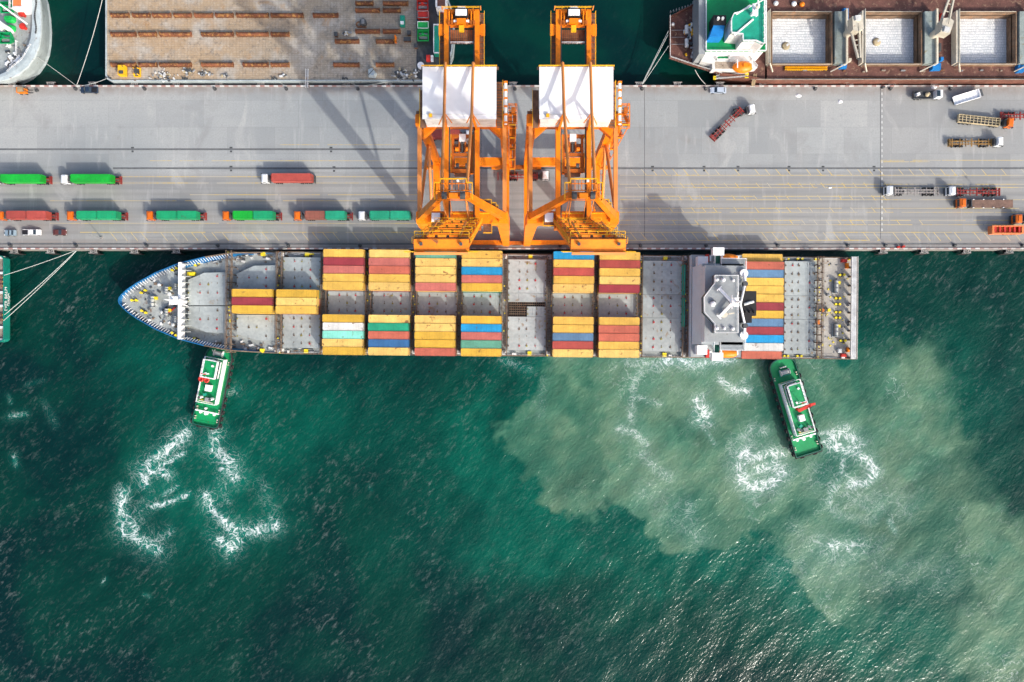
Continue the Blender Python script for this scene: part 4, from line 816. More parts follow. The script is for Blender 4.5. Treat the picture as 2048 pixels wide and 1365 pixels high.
# ------------------------------------------------------------------ lorries
def wheel_mesh():
    b = MB(); b.tube([(0, -.3, 0), (0, .3, 0)], .5, 16, 0)
    for s in (-1, 1): b.tube([(0, s * .3, 0), (0, s * .33, 0)], .27, 12, 1)
    return b
_w = wheel_mesh().build('wheel', [M['rubber'], M['midgrey']]); WH = _w.data; bpy.data.objects.remove(_w)
def wheel(parent, x, y, s=1.):
    c = bpy.data.objects.new('wheel', WH); C.objects.link(c); c.parent = parent; c.location = (x, y, .5 * s); c.scale = (s, s, s)
def lorry(label, px, py, heading, cab='orange', chassis='chassisred', kind='skeleton', gap=3.4, length=14.2, bend=0., cat='lorry', group='lorries on the quay', name='container_lorry', has_cab=True, loc=None):
    x, y = loc or W(px, py, 2.6); t = thing(name, label, cat, (x, y, 0), heading, group)
    if has_cab:
        m = CAB[cab]; b = MB()
        pr = [(0, .75), (0.02, 1.7), (-.22, 2.75), (-.55, 2.95), (-1.95, 2.95), (-2., .75)]
        vs = [(px_, s * 1.22, z) for s in (-1, 1) for px_, z in pr]; n = len(pr)
        b._add(vs, [list(range(n)), list(range(n, 2 * n))[::-1]] + [(i, n + i, n + (i + 1) % n, (i + 1) % n) for i in range(n)], 0)
        b.b2(-1.9, -.7, -1., 1., 2.95, 3.15, 0, (.8, .9)); c = b.build('cab', m, t)
        b = MB(); b._add([(.03, -1.08, 1.75), (.03, 1.08, 1.75), (-.2, 1.02, 2.65), (-.2, -1.02, 2.65)], [(0, 1, 2, 3)], 0)
        for s in (-1, 1): b.b2(-1.3, -.4, s * 1.225, s * 1.235, 1.8, 2.6, 0)
        b.build('windscreen', M['glass'], c)
        b = MB(); b.box((.1, 0, .75), (.25, 2.4, .5), 0, 0); b.build('bumper', M['darkgrey'], c)
        b = MB()
        for s in (-1, 1): b.box((.0, s * 1.42, 2.1), (.15, .25, .7), 0, 0); b.bar((-.1, s * 1.2, 2.3), (0, s * 1.4, 2.3), .06, .06, 0)
        b.build('mirror', M['darkgrey'], c)
        b = MB(); b.b2(-6.6, -.3, -.5, .5, .6, .95, 0)
        for s in (-1, 1): b.box((-2.9, s * .95, .75), (1.2, .5, .6), 0, 1)
        b.b2(-5.9, -3.6, -.9, .9, .95, 1.1, 0); b.box((-2.35, 0, 1.6), (.5, 2.1, 1.5), 0, 0); b.tube([(-2.5, .8, 1), (-2.5, .8, 3.1)], .09, 8, 1)
        b.build('tractor_frame', [M['darkgrey'], M['midgrey']], t)
        for xx in (-1.1, -4.3, -5.5):
            for s in (-1, 1): wheel(t, xx, s * .95)
    # trailer
    pv = Vector((-4.6, 0)); tr = MB(); cb, sb = math.cos(bend), math.sin(bend)
    x1 = 4.6 - gap; x0 = x1 - length; mc = M[chassis]
    if kind == 'skeleton':
        for s in (-1, 1): tr.b2(x0, x1, s * .42 - .12, s * .42 + .12, .95, 1.3, 0)
        for q, wd in ((x1 - .15, .3), (x1 - 1.1, .15), (x1 - 4.1, .15), (x1 - 6.2, .3), (x1 - 8., .15), (x1 - 9.8, .15), (x1 - 12.2, .3), (x0 + .15, .15)): tr.b2(q - wd / 2, q + wd / 2, -1.2, 1.2, 1.05, 1.34, 0)
        for q in (x1 - .6, x1 - 2, x1 - 3, x1 - 5.1, x1 - 7.2, x1 - 9, x1 - 11): tr.b2(q - .07, q + .07, -.75, .75, 1.0, 1.28, 0)
        tr.b2(x0, x0 + .12, -1.2, 1.2, .5, 1.2, 0); tr.b2(x0 + .5, x0 + .62, -1.15, 1.15, 1.15, 1.3, 0)
    elif kind == 'flat': tr.b2(x0, x1, -1.22, 1.22, 1.05, 1.35, 0); [tr.b2(x0 + .1, x1 - .1, y - .02, y + .02, 1.35, 1.38, 1) for y in np.linspace(-1.1, 1.1, 8)]; tr.b2(x1 - .2, x1 + .05, -1.2, 1.2, 1.35, 2.1, 1); [tr.box((q, s * 1.25, 1.45), (.35, .2, .3), 0, 2) for q in np.linspace(x0 + 3, x1 - 1, 4) for s in (-1, 1)]
    elif kind == 'stake':
        tr.b2(x0, x1, -1.22, 1.22, 1.0, 1.2, 1)
        for s in (-1, 1): tr.b2(x0, x1, s * 1.2, s * 1.12, 1.2, 2., 0)
        for e in (x0, x1): tr.b2(e - .05, e + .05, -1.2, 1.2, 1.2, 2., 0)
        for q in np.linspace(x0, x1, 12): tr.b2(q - .09, q + .09, -1.2, 1.2, 1.9, 2.05, 0)
        for y in (-.4, .4): tr.b2(x0, x1, y - .06, y + .06, 1.88, 2.0, 0)
    elif kind == 'tub':
        tr.b2(x0, x1, -1.25, 1.25, .95, 1.2, 0)
        for s in (-1, 1): tr.b2(x0, x1, s * 1.25, s * .95, 1.2, 3., 0)
        for e in (x0 + .1, x1 - .5): tr.b2(e - .1, e + .5, -.95, .95, 1.2, 3., 0)
        for q in np.linspace(x0 + 1.1, x1 - 1.1, 6): tr.b2(q - .28, q + .28, -.95, .95, 2.4, 2.75, 1)
    for s in (-1, 1): tr.bar((x1 - 2.4, s * .8, .1), (x1 - 2.4, s * .8, 1.), .14, .14, 0)
    vs = [(pv.x + vx * cb - vy * sb, pv.y + vx * sb + vy * cb, vz) for vx, vy, vz in tr.v]; tr.v = vs
    ob = tr.build('trailer', [mc, M['darkgrey'], M['white']] if kind != 'tub' else [mc, M['red'], M['white']], t)
    for q in (x0 + 1.6, x0 + 2.9, x0 + 4.2):
        for s in (-1, 1):
            wx_, wy_ = pv.x + q * cb - s * .95 * sb, pv.y + q * sb + s * .95 * cb; c = bpy.data.objects.new('wheel', WH); C.objects.link(c); c.parent = ob; c.location = (wx_, wy_, .5); c.rotation_euler.z = bend
    t['x1'] = 0; del t['x1']
    return t, (lambda lx: (x + lx * math.cos(heading), y + lx * math.sin(heading)))
PI = math.pi
GL = 'containers carried by lorries'
def loaded(label, px, py, cab, conts, chassis='chassisred', tail=15.0):
    t, at = lorry(label, px, py, PI, cab, chassis, length=tail)
    return at
ZC = 1.36
def load(at, specs):
    for col, lx, L, lab in specs: p = at(lx); add_container(col, lab, (p[0], p[1], ZC), PI, L, GL, flip=False)
at = lorry('green container lorry cut off by left edge, upper lane', -20, 358.5, PI, 'white', 'chassisred', length=14.3)[1]; load(at, [('vivid green', -10.2, 12.19, 'long bright green container on the upper lane lorry cut by left edge')])
at = lorry('white cab lorry carrying one long green container, upper lane', 121, 358.5, PI, 'white', 'chassisred', length=14.3)[1]; load(at, [('vivid green', -9.9, 12.19, 'long bright green container behind the white cab at the left')])
at = lorry('white cab lorry carrying one long red container', 522, 357, PI, 'white', 'darkgrey', length=12.8)[1]; load(at, [('red', -9.6, 12.19, 'long red container behind a white cab beside the left crane')])
for lab, px, cab, cs, nm in (('orange cab lorry with two red containers at the left edge', -7, 'orange', ('red', 'red'), 'lorry at left edge'), ('orange cab lorry with two green containers, first after the left red one', 133, 'orange', ('sea green', 'sea green'), 'second lorry of lower lane'),
                    ('orange cab lorry with two blue green containers in lower lane', 292, 'orange', ('sea green', 'sea green'), 'third lorry of lower lane'), ('orange cab lorry with one green load, fourth in the lower lane', 444, 'orange', ('vivid green', 'sea green'), 'fourth lorry of lower lane'),
                    ('orange cab lorry with one brown and one green container', 587, 'orange', ('brown', 'green'), 'fifth lorry of lower lane'), ('white cab lorry with two green containers nearest left crane', 716, 'white', ('green', 'green'), 'lorry nearest left crane')):
    at = lorry(lab, px, 431.5, PI, cab, 'chassisred' if px < 700 else 'darkgrey', length=14.3 if px < 700 else 12.9)[1]
    load(at, [(cs[0], -6.85, 6.06, f'{cs[0]} short front container on the {nm}'), (cs[1], -13.0, 6.06, f'{cs[1]} short rear container on the {nm}')])
lorry('white cab lorry with empty grey skeleton trailer, left one of lane', 1772, 381, PI, 'white', 'chassisgrey', length=13.6)
lorry('white cab lorry with empty brown skeleton trailer and white posts', 1897, 382, PI, 'white', 'chassisred', length=13.4)
lorry('orange cab lorry with empty brown plank flatbed', 1918, 406, PI, 'orange', 'flatbed', 'flat', length=13.2, gap=4.2, name='flatbed_lorry')
lorry('orange cab lorry cut off by the right edge', 2030, 438, PI, 'orange', 'flatbed', 'flat', length=13.2, name='flatbed_lorry')
lorry('salmon orange tub trailer with red slots across its top', 1983, 460, PI, 'orange', 'salmon', 'tub', length=9.6, gap=0, has_cab=False, name='tub_trailer', cat='trailer')
lorry('white cab lorry turning with a bent red skeleton trailer', 1511, 217, R(8), 'white', 'chassisred', bend=R(37), length=12.8)
lorry('orange cab lorry with long beige slatted trailer, near the bulk ship', 2028, 246, R(-6), 'orange', 'cargobeige', 'stake', length=12.6, gap=3.9, bend=R(0), name='flatbed_lorry')
lorry('white cab lorry with yellow brown skeleton trailer on the right', 2007, 283, 0, 'white', 'chassisyel', length=13.2, gap=2.6)
lorry('brown skeleton trailer cut off by right edge below the ship', 2110, 229, 0, 'white', 'chassisred', length=12.)
lorry('lorry with red skeleton trailer standing under the right crane', 1098, 351, 0, 'white', 'chassisred', length=11.)
at = lorry('lorry standing under the girders of the left crane', 945, 270, 0, 'white', 'chassisred', length=13.)[1]; load(at, [('red', -9.9, 12.19, 'red container partly hidden under the left crane')])
# box lorry, tipped body, cars
x, y = W(1880, 191, 1); t = thing('cargo_lorry', 'white and blue cab lorry with open bed of mixed cargo', 'lorry', (x, y, 0), 0, 'lorries on the quay')
b = MB(); b.b2(-2., 0, -1.15, 1.15, .7, 2.6, 0, (.9, .95)); b.build('cab', CAB['white'], t); b = MB(); b.b2(-1.9, -.9, -.9, .9, 2.6, 2.75, 0); b.b2(-.05, .02, -1, 1, 1.5, 2.4, 0); b.build('windscreen', M['glass'], t)
b = MB(); b.b2(-8.4, -2.4, -1.2, 1.2, .9, 1.1, 0); [b.b2(-8.4, -2.4, s * 1.2, s * 1.12, 1.1, 1.6, 0) for s in (-1, 1)]; b.b2(-8.4, -8.3, -1.12, 1.12, 1.1, 1.6, 0); b.build('cargo_bed', M['darkgrey'], t)
for xx in (-1., -6., -7.2): [wheel(t, xx, s * .9) for s in (-1, 1)]
b = MB(); b.box((0, 0, .35), (1.3, .9, .7), .3, 0, (.7, .8)); tag(b.build('cargo_bundle', M['white'], None, (x - 7., y + .2, 1.1)), 'white bundle lying in the open lorry bed', 'bundle')
b = MB(); b.ball((0, 0, .4), .7, 0, 10, .6); b.box((.5, .2, .3), (.8, .7, .6), .5, 0); tag(b.build('cargo_sack', M['cargobeige'], None, (x - 4.3, y, 1.12)), 'beige sack in the open lorry bed', 'sack')
b = MB(); b.b2(-6.2, -3.2, -1, 1, .1, 1., 0); b.b2(-3.2, -1.6, -.95, .95, .1, .95, 0, (.9, .9)); x2, y2 = W(1933, 195, 1.5); t = thing('tipper_body', 'long white trailer body standing askew by the bulk ship', 'trailer', (x2, y2, 0), R(17), None)
b = MB(); b.b2(-4., 4., -1.3, 1.3, 1.2, 1.35, 0); [b.b2(-4, 4, s * 1.3, s * 1.22, 1.35, 2.1, 0) for s in (-1, 1)]; b.b2(3.9, 4, -1.3, 1.3, 1.35, 2.1, 0); [b.b2(q - .04, q + .04, -1.22, 1.22, 1.35, 1.4, 1) for q in np.linspace(-3.4, 3.4, 7)]; b.b2(4.05, 4.9, -1.1, 1.1, .9, 1.9, 2); b.build('open_body', [M['roofwhite'], M['dirtywhite'], M['darkgrey']], t)
b = MB(); b.b2(-3.8, 4.2, -.5, .5, .6, 1.2, 0); b.build('chassis', M['darkgrey'], t)
for xx in (-2.8, -1.6, 2.6): [wheel(t, xx, s * .95) for s in (-1, 1)]
def car(label, px, py, heading, col, name='car', kind='car', L=4.4):
    x, y = W(px, py, 1); t = thing(name, label, kind, (x, y, 0), heading, 'small vehicles on the quay'); m = paint('car ' + str(col), col, .28, .05, .5, spec=.6); w2 = .88; hl = L / 2
    def sect(pr, wd):
        b = MB(); n = len(pr); vs = [(px_, s * wd * k, z) for s in (-1, 1) for px_, z, k in pr]
        b._add(vs, [list(range(n)), list(range(n, 2 * n))[::-1]] + [(i, n + i, n + (i + 1) % n, (i + 1) % n) for i in range(n)], 0); return b
    bd_ = sect([(hl, .35, .9), (hl, .65, .9), (hl - .3, .82, .96), (hl - 1.2, .95, 1), (-hl + .2, .98, 1), (-hl, .75, .95), (-hl, .35, .95)], w2)
    xr = -hl + (1.9 if name == 'pickup_truck' else .5)
    cabp = sect([(hl - 1.2, .93, .95), (hl - 2., 1.42, .82), (xr + .45, 1.45, .82), (xr, .95, .95)], w2); bd_._add(cabp.v, cabp.f, 0)
    if name == 'pickup_truck': bd_.b2(-hl + .1, xr - .1, -.75, .75, .97, .985, 1)
    o_ = bd_.build('body', [m, M['black']], t)
    b = MB(); b._add([(hl - 1.28, -.76, 1.0), (hl - 1.28, .76, 1.0), (hl - 1.93, .66, 1.40), (hl - 1.93, -.66, 1.40)], [(0, 1, 2, 3)]); b.v = [(vx + .03, vy, vz + .02) for vx, vy, vz in b.v]
    b._add([(xr + .04, -.76, 1.02), (xr + .04, .76, 1.02), (xr + .42, .66, 1.43), (xr + .42, -.66, 1.43)], [(3, 2, 1, 0)]); 
    for s in (-1, 1): b._add([(hl - 1.35, s * .835, 1.0), (xr + .3, s * .835, 1.0), (xr + .6, s * .745, 1.38), (hl - 1.95, s * .745, 1.38)], [(0, 1, 2, 3)])
    b.build('window', M['glass'], o_)
    b = MB(); [b.box((hl + .01, s * .62, .66), (.06, .34, .16)) for s in (-1, 1)]; b.build('headlight', M['white'], o_)
    for xx in (hl - .85, -hl + .85): [wheel(t, xx, s * .78, .62) for s in (-1, 1)]
    if kind == 'van': pass
    return t
car('small pale blue car at the left end of the quay edge row', 19, 466, PI, (.22, .30, .36), L=3.5)
car('white pickup truck between the blue car and the dark red car', 62, 465, 0, (.72, .74, .75), 'pickup_truck', 'pickup', 5.6)
car('small dark red and grey car beside the white pickup', 118, 465, 0, (.10, .03, .025), L=4.)
car('silver blue car by the stern of the bulk ship', 1437, 180.5, PI, (.38, .45, .55), L=4.9)
car('dark navy pickup truck by the north edge near the barge', 177, 180, PI, (.015, .03, .06), 'pickup_truck', 'pickup', 5.4)
x, y = W(47, 182, 1); t = thing('forklift', 'orange forklift at north edge of quay on the left', 'forklift', (x, y, 0), 0)
b = MB(); b.b2(-1.6, 1., -.8, .8, .5, 1.4, 0); b.b2(-1.7, -1., -.8, .8, 1.4, 1.8, 0); b.build('body', M['orange'], t); b = MB(); b.b2(-1., .9, -.75, .75, 2.2, 2.3, 0); [b.bar((qx, qy, 1.3), (qx, qy, 2.2), .08, .08) for qx in (-.9, .8) for qy in (-.7, .7)]; b.build('overhead_guard', M['timber'], t)
b = MB(); [b.bar((1.2, s * .4, .2), (1.2, s * .4, 3), .14, .14) for s in (-1, 1)]; [b.bar((1.2, s * .4, .25), (2.5, s * .4, .25), .15, .06) for s in (-1, 1)]; b.build('mast', M['darkgrey'], t)
for xx in (-1.1, .6): [wheel(t, xx, s * .75, .7) for s in (-1, 1)]
# ------------------------------------------------------------------ tugs
def outline(L, Wd, bow=.32, stern=.06, n=9, sq=2.2):
    pts = []
    for i in range(n + 1):
        t = i / n; pts.append((L / 2 - bow * L * (1 - math.sin(math.pi / 2 * (1 - t)) ** 1.) * 1., Wd / 2 * (1 - (1 - t) ** sq) ** .5))
    pts = [(L / 2 - bow * L * t, Wd / 2 * (1 - (1 - t) ** 2.4) ** (1 / 2.4)) for t in np.linspace(0.02, 1, n)]
    pts += [(-L / 2 + stern * L, Wd / 2)] + [(-L / 2 + stern * L * (1 - math.sin(a)), Wd / 2 - stern * L * (1 - math.cos(a)) * .8) for a in np.linspace(.3, math.pi / 2, 4)]
    return pts + [(x, -y) for x, y in pts[::-1]]
def tug(label, bow, stern, L, Wd, style):
    z = -1.4; (ax, ay), (bx, by) = W(*bow, z), W(*stern, z); hd = math.atan2(ay - by, ax - bx)
    t = thing('tugboat', label, 'tugboat', (bx + L / 2 * math.cos(hd), by + L / 2 * math.sin(hd), WZ), hd, 'tugs pushing the container ship')
    ol = outline(L, Wd, .15 if style == 'a' else .10, .05 if style == 'a' else .015); D = -WZ + z
    low = [(x * .96, y * .93) for x, y in ol]; inn = [(x * .975, y * .94) for x, y in ol]
    b = MB(); R3 = lambda p, zz: [(x, y, zz) for x, y in p]
    b.loft([R3(low, -1.5), R3(low, .1), R3(ol, D + .75), R3(inn, D + .75), R3(inn, D)], 0); b.build('hull', [M['tugdark']], t)
    b = MB(); b.prism(inn, D - .3, D, 0); cap = [(x, y) for x, y in inn if x < -L * .36]
    aft = [(x, y) for x, y in inn if x < -L / 2 + L * .19]; b.prism(aft, D, D + .06, 0); b.build('deck', M['tugreen'], t)
    b = MB(); b.loft([R3([(x * 1.012, y * 1.03) for x, y in ol], D + .05), R3([(x * 1.02, y * 1.06) for x, y in ol], D + .4), R3([(x * 1.0, y * 1.0) for x, y in ol], D + .8)], 0); b.build('rubbing_strake', M['rubber'], t)
    tm = MB(); tm.torus((0, 0, 0), .55, .24, 'y', 12, 6); o0 = tm.build('tyre_fender', M['rubber'], t)
    P_ = [Vector((x, y, 0)) for x, y in ol]; acc_ = 0; first = True
    for s in (-1, 1):
        for i in range(11):
            if style == 'a' and i in (5,): continue
            x = -L * .46 + i * L * .82 / 10; yy = max((abs(q.y) for q in P_ if abs(q.x - x) < L * .12), default=Wd / 2)
            if x > L * .3: yy *= .93
            c = o0 if first else inst(o0, t, (0, 0, 0)); first = False
            c.location = (x, s * (yy + .42), D - .1)
    for yy in (-Wd * .3, 0, Wd * .3): inst(o0, t, (L / 2 + .15 - abs(yy) * .3, yy, D - .1), PI / 2)
    for yy in (-Wd * .25, Wd * .25): inst(o0, t, (-L / 2 - .4, yy, D - .1), PI / 2)
    # deckhouse: local +x is the bow
    f0, f1 = (-L * .20, L * .36) if style == 'a' else (-L * .27, L * .26)
    w_ = Wd * .33
    b = MB(); b.b2(f0, f1, -w_, w_, D, D + 2.3, 0); b.b2(f0 - .2, f1 + .2, -w_ - .25, w_ + .25, D + 2.3, D + 2.45, 1); dh = b.build('deckhouse', [M['white'], M['tugreen']], t)
    b = MB(); zz = D + 2.45; b.rail([(f0, -w_ - .2, zz), (f1, -w_ - .2, zz), (f1, w_ + .2, zz), (f0, w_ + .2, zz), (f0, -w_ - .2, zz)], 1., .12, 0, step=1.2)
    b.b2(f0, f1, -w_ - .42, -w_ - .25, D + 2.2, D + 2.75, 0); b.b2(f0, f1, w_ + .25, w_ + .42, D + 2.2, D + 2.75, 0); b.build('railing', M['white'], t)
    g0 = f1 - L * .24; b = MB()
    b.prism([(g0, -w_ * .78), (f1 - .9, -w_ * .78), (f1 - .4, -w_ * .3), (f1 - .4, w_ * .3), (f1 - .9, w_ * .78), (g0, w_ * .78)], zz, zz + 2.5, 0); wh = b.build('wheelhouse', M['white'], t)
    b = MB(); b.prism([(g0 - .06, -w_ * .79), (f1 - .86, -w_ * .79), (f1 - .35, -w_ * .3), (f1 - .35, w_ * .3), (f1 - .86, w_ * .79), (g0 - .06, w_ * .79)], zz + 1.2, zz + 2.1, 0); b.build('window', M['glass'], wh)
    b = MB(); b.b2(g0 - .1, f1 - .6, -w_ * .8, w_ * .8, zz + 2.5, zz + 2.62, 0); b.b2(g0 + .2, f1 - .9, -w_ * .68, w_ * .68, zz + 2.62, zz + 2.7, 1); b.box((g0 + 1.2, w_ * .3, zz + 2.9), (.7, .5, .4), .3, 0); b.cyl(f1 - 2.2, -w_ * .3, zz + 2.7, zz + 3.2, .35, 10, 0)
    b.rail([(g0, -w_ * .78, zz + 2.62), (f1 - .6, -w_ * .78, zz + 2.62), (f1 - .6, w_ * .78, zz + 2.62), (g0, w_ * .78, zz + 2.62), (g0, -w_ * .78, zz + 2.62)], .9, .1, 0, step=1.)
    b.build('roof', [M['white'], M['tugreen']], wh)
    b = MB(); mx = g0 + 1.4; b.tube([(mx, 0, zz + 2.6), (mx, 0, zz + 7.5)], .16, 8, 0, .08); b.bar((mx, -1.2, zz + 5.2), (mx, 1.2, zz + 5.2), .14, .14, 0); b.bar((mx, -.8, zz + 6.4), (mx, .8, zz + 6.4), .3, .12, 1); b.build('mast', [M['white'], M['red']], t)
    if style == 'a':
        b = MB()
        for yy in (.6, 2.3): b.torus((g0 - .9, -yy + 3.2, zz + 1.3), .62, .3, 'z', 14, 6); b.cyl(g0 - .9, -yy + 3.2, zz, zz + 1.3, .3, 10)
        b.build('fire_monitor', M['red'], t)
    else:
        b = MB(); b.cyl(g0 - 1.3, .2, zz, zz + 2.2, .5, 12, 0); b.bar((g0 - 1.3, .9, zz + 2.1), (g0 - .6, -3., zz + 2.5), .75, .8, 0); b.bar((g0 - .6, -3., zz + 2.4), (g0 - .8, -4.7, zz + 2.), .7, .6, 0); b.bar((g0 - 1.8, .6, zz + 2.2), (g0 - .9, -3.4, zz + 3.1), .2, .2, 0)
        b.build('deck_crane', M['red'], t)
    b = MB(); fx1 = g0 - L * .13
    b.box((fx1, 0, zz + .7), (1.9, 1.7, 1.4), 0, 0); b.build('engine_hatch', M['roofwhite'], t)
    for s in (-1, 1): b = MB(); b.cyl(f0 + 1.7, s * w_ * .62, zz, zz + 2.2, .42, 12, 0); b.cyl(f0 + 1.7, s * w_ * .62, zz + 2.2, zz + 2.6, .36, 12, 1); b.build('funnel', [M['white'], M['darkgrey']], t)
    b = MB(); b.box((f0 + 1.2, -w_ * .1, zz + .5), (1.2, 1.4, 1.), 0, 0); b.bar((f0 + .4, -w_ * .8, zz + .6), (f0 + .6, w_ * .8, zz + .9), .28, .28, 1); b.box((f0 + 2.6, w_ * .3, zz + .4), (.8, 1., .8), .4, 2); b.box((f0 + .7, w_ * .55, zz + .3), (.7, .6, .6), 0, 3); b.build('deck_gear', [M['midgrey'], M['cream'], M['teal'], M['yellow']], t)
    b = MB(); xa = -L / 2 + L * .185; b.b2(xa - .2, xa + .2, -Wd * .44, Wd * .44, D + .9, D + 1.15, 0); [b.bar((xa, y, D), (xa, y, D + .95), .2, .2, 0) for y in np.linspace(-Wd * .43, Wd * .43, 7)]
    b.cyl(xa - .6, .3, D, D + 1.1, .5, 12, 0); b.cyl(xa + .9, .7, D, D + .9, .35, 10, 0); [b.cyl(xa - .5, s * Wd * .26, D, D + .7, .4, 12, 0) for s in (-1, 1)]
    b.build('tow_rail', M['white'], t)
    b = MB(); xb = f1 + (L / 2 - f1) * .4; b.tube([(xb, -1.2, D + .9), (xb, 1.2, D + .9)], .7, 14, 0); [b.tube([(xb, s * 1.25, D + .9), (xb, s * 1.4, D + .9)], 1., 14, 1) for s in (-1, 1)]; b.box((xb - .2, 0, D + .2), (2., 3.2, .4), 0, 2)
    for s in (-1, 1): b.cyl(xb + 1.6, s * .7, D, D + 1., .22, 10, 1)
    b.bar((xb + 1.6, -1, D + .8), (xb + 1.6, 1, D + .8), .25, .25, 1); b.build('tow_winch', [M['rope'], M['dirtywhite'], M['teal']], t)
    b = MB()
    for s in (-1, 1):
        for q in (-.42, -.3, .3): b.cyl(L * q, s * Wd * .42, D, D + .75, .2, 8, 0); b.cyl(L * q + .7, s * Wd * .42, D, D + .75, .2, 8, 0)
    b.build('bollard', M['cream'], t)
    return t
tug('green tug with two red fire monitors at the bow of the ship', (443, 692), (411, 853), 25.2, 8.3, 'a')
tug('green tug with a red crane on its roof near the stern', (1558, 714), (1616.5, 909), 31.2, 8.4, 'b')

# ------------------------------------------------------------------ deck barge
bz = 1.0
BX0, BX1 = W(212, 0, bz)[0], W(876, 0, bz)[0]; BY0 = W(0, 163, bz)[1]; BY1 = BY0 + 31
barge = thing('deck_barge', 'wide tan decked barge carrying rows of rusty beams', 'barge', ((BX0 + BX1) / 2, (BY0 + BY1) / 2, WZ))
def bw(b, name, mats): return b.build(name, mats, barge, world=True)
pl = [(BX0, BY0 + 1.6), (BX0 + .5, BY0 + .5), (BX0 + 1.6, BY0), (BX1 - 3.5, BY0), (BX1 - .4, BY0 + 1.2), (BX1 + 2.6, BY0 + 4.5), (BX1 + 4.4, BY0 + 9), (BX1 + 5, BY0 + 15.5), (BX1 + 4.4, BY1 - 9), (BX1 + 2.6, BY1 - 4.5), (BX1 - .4, BY1 - 1.2), (BX1 - 3.5, BY1), (BX0 + 1.6, BY1), (BX0, BY1 - 1.6)]
cxx, cyy = (BX0 + BX1) / 2, (BY0 + BY1) / 2
b = MB(); b.prism(pl, WZ - 2, bz - .15, 0); b.loft([[(x, y, bz - .15) for x, y in pl], [(x, y, bz + .35) for x, y in pl], [(cxx + (x - cxx) * .993, cyy + (y - cyy) * .98, bz + .35) for x, y in pl], [(cxx + (x - cxx) * .993, cyy + (y - cyy) * .98, bz - .1) for x, y in pl]], 0); bw(b, 'hull', [M['greyhull']])
bm_ = bpy.data.materials.new('weathered barge deck'); bm_.use_nodes = True; n = bm_.node_tree.nodes; l = bm_.node_tree.links; b_ = n['Principled BSDF']; b_.inputs['Roughness'].default_value = .85
tc = N('TexCoord').outputs['Object']; flat = mapped((1, 1, 1)); b = b_
br = N('TexBrick', offset=0.); br.inputs['Scale'].default_value = .8; br.inputs['Color1'].default_value = (.86, .86, .86, 1); br.inputs['Color2'].default_value = (1.1, 1.1, 1.1, 1); br.inputs['Mortar'].default_value = (.52, .5, .48, 1); br.inputs['Mortar Size'].default_value = .03; br.inputs['Brick Width'].default_value = .8; br.inputs['Row Height'].default_value = .55; l.new(flat, br.inputs['Vector'])
sx = N('SeparateXYZ'); l.new(flat, sx.inputs[0])
bc = mixc(mrange(math_('ADD', sx.outputs[0], math_('MULTIPLY', noise(flat, .06, 3), 30)), -20, 40), (.38, .275, .17), (.30, .255, .195))
bc = mixc(mrange(noise(flat, .12, 6, .5), .45, .68, 0, .75), bc, (.40, .385, .35))
bc = mixc(mrange(noise(flat, .2, 8, .4, .65), .55, .72, 0, .7), bc, (.36, .20, .075))
bc = mixc(mrange(noise(flat, .7, 8, .3, .75), .48, .7, 0, .75), bc, (.13, .115, .10))
bc = mixc(mrange(noise(flat, 2.5, 4, .3, .7), .5, .68, 0, .5), bc, (.46, .43, .38))
mul = N('Mix', data_type='RGBA', blend_type='MULTIPLY'); mul.inputs[0].default_value = .7; l.new(bc, mul.inputs[6]); l.new(br.outputs[0], mul.inputs[7]); l.new(mul.outputs[2], b_.inputs['Base Color'])
b = MB(); pd = [(cxx + (x - cxx) * .992, cyy + (y - cyy) * .978) for x, y in pl]; b.prism(pd, bz - .4, bz, 0); bw(b, 'deck', bm_)
b = MB(); qx = W(833, 0, bz)[0]; b.prism([p for p in pd if p[0] > BX1 - 9] + [(qx, BY1 - 1.), (qx, BY0 + 1.)], bz, bz + .05, 0); bw(b, 'bow_deck', M['darkgrey'])
b = MB(); zz = bz + 4.6
xa, ya = W(872, 17, zz); xb, yb = W(893, -20, zz); b.b2(xa, xb, ya, yb, bz, zz, 0); b.b2(xa + .4, xb - .4, ya + .6, yb, zz, zz + .05, 1); b.rail([(xa, yb, zz), (xa, ya, zz), (xb, ya, zz)], 1., .14, 0)
xa, ya = W(868, 108, bz + 2.4); xb, yb = W(886, 52, bz + 2.4); b.b2(xa, xb, ya, yb, bz, bz + 2.4, 2); b.rail([(xa, ya, bz + 2.4), (xa, yb, bz + 2.4), (xb, yb, bz + 2.4)], 1., .16, 0); b.rail([(xa, ya, bz + 2.4), (xb - 1, ya, bz + 2.4)], 1., .16, 0)
bw(b, 'deckhouse', [M['white'], M['deckred'], M['teal']])
b = MB()
for px, py, r_ in ((883, 24, .85),): c = W(px, py, zz); b.cyl(c[0], c[1], bz, bz + 2.5, r_, 14, 1)
c = W(842, 133, bz); b.cyl(c[0], c[1], bz, bz + .8, 1.05, 18, 0); bw(b, 'ventilator', [M['white'], M['red']])
for px, py in ((549, 158), (690, 158), (800, 157), (217, 157), (370, 158)):
    c = W(px, py, bz); b = MB(); [b.cyl(c[0] + q, c[1], bz, bz + .7, .26, 10, 0) for q in (-.45, .45)]; b.box((c[0], c[1], bz + .06), (1.8, .6, .12), 0, 0); bw(b, 'bollard', M['darkgrey'])
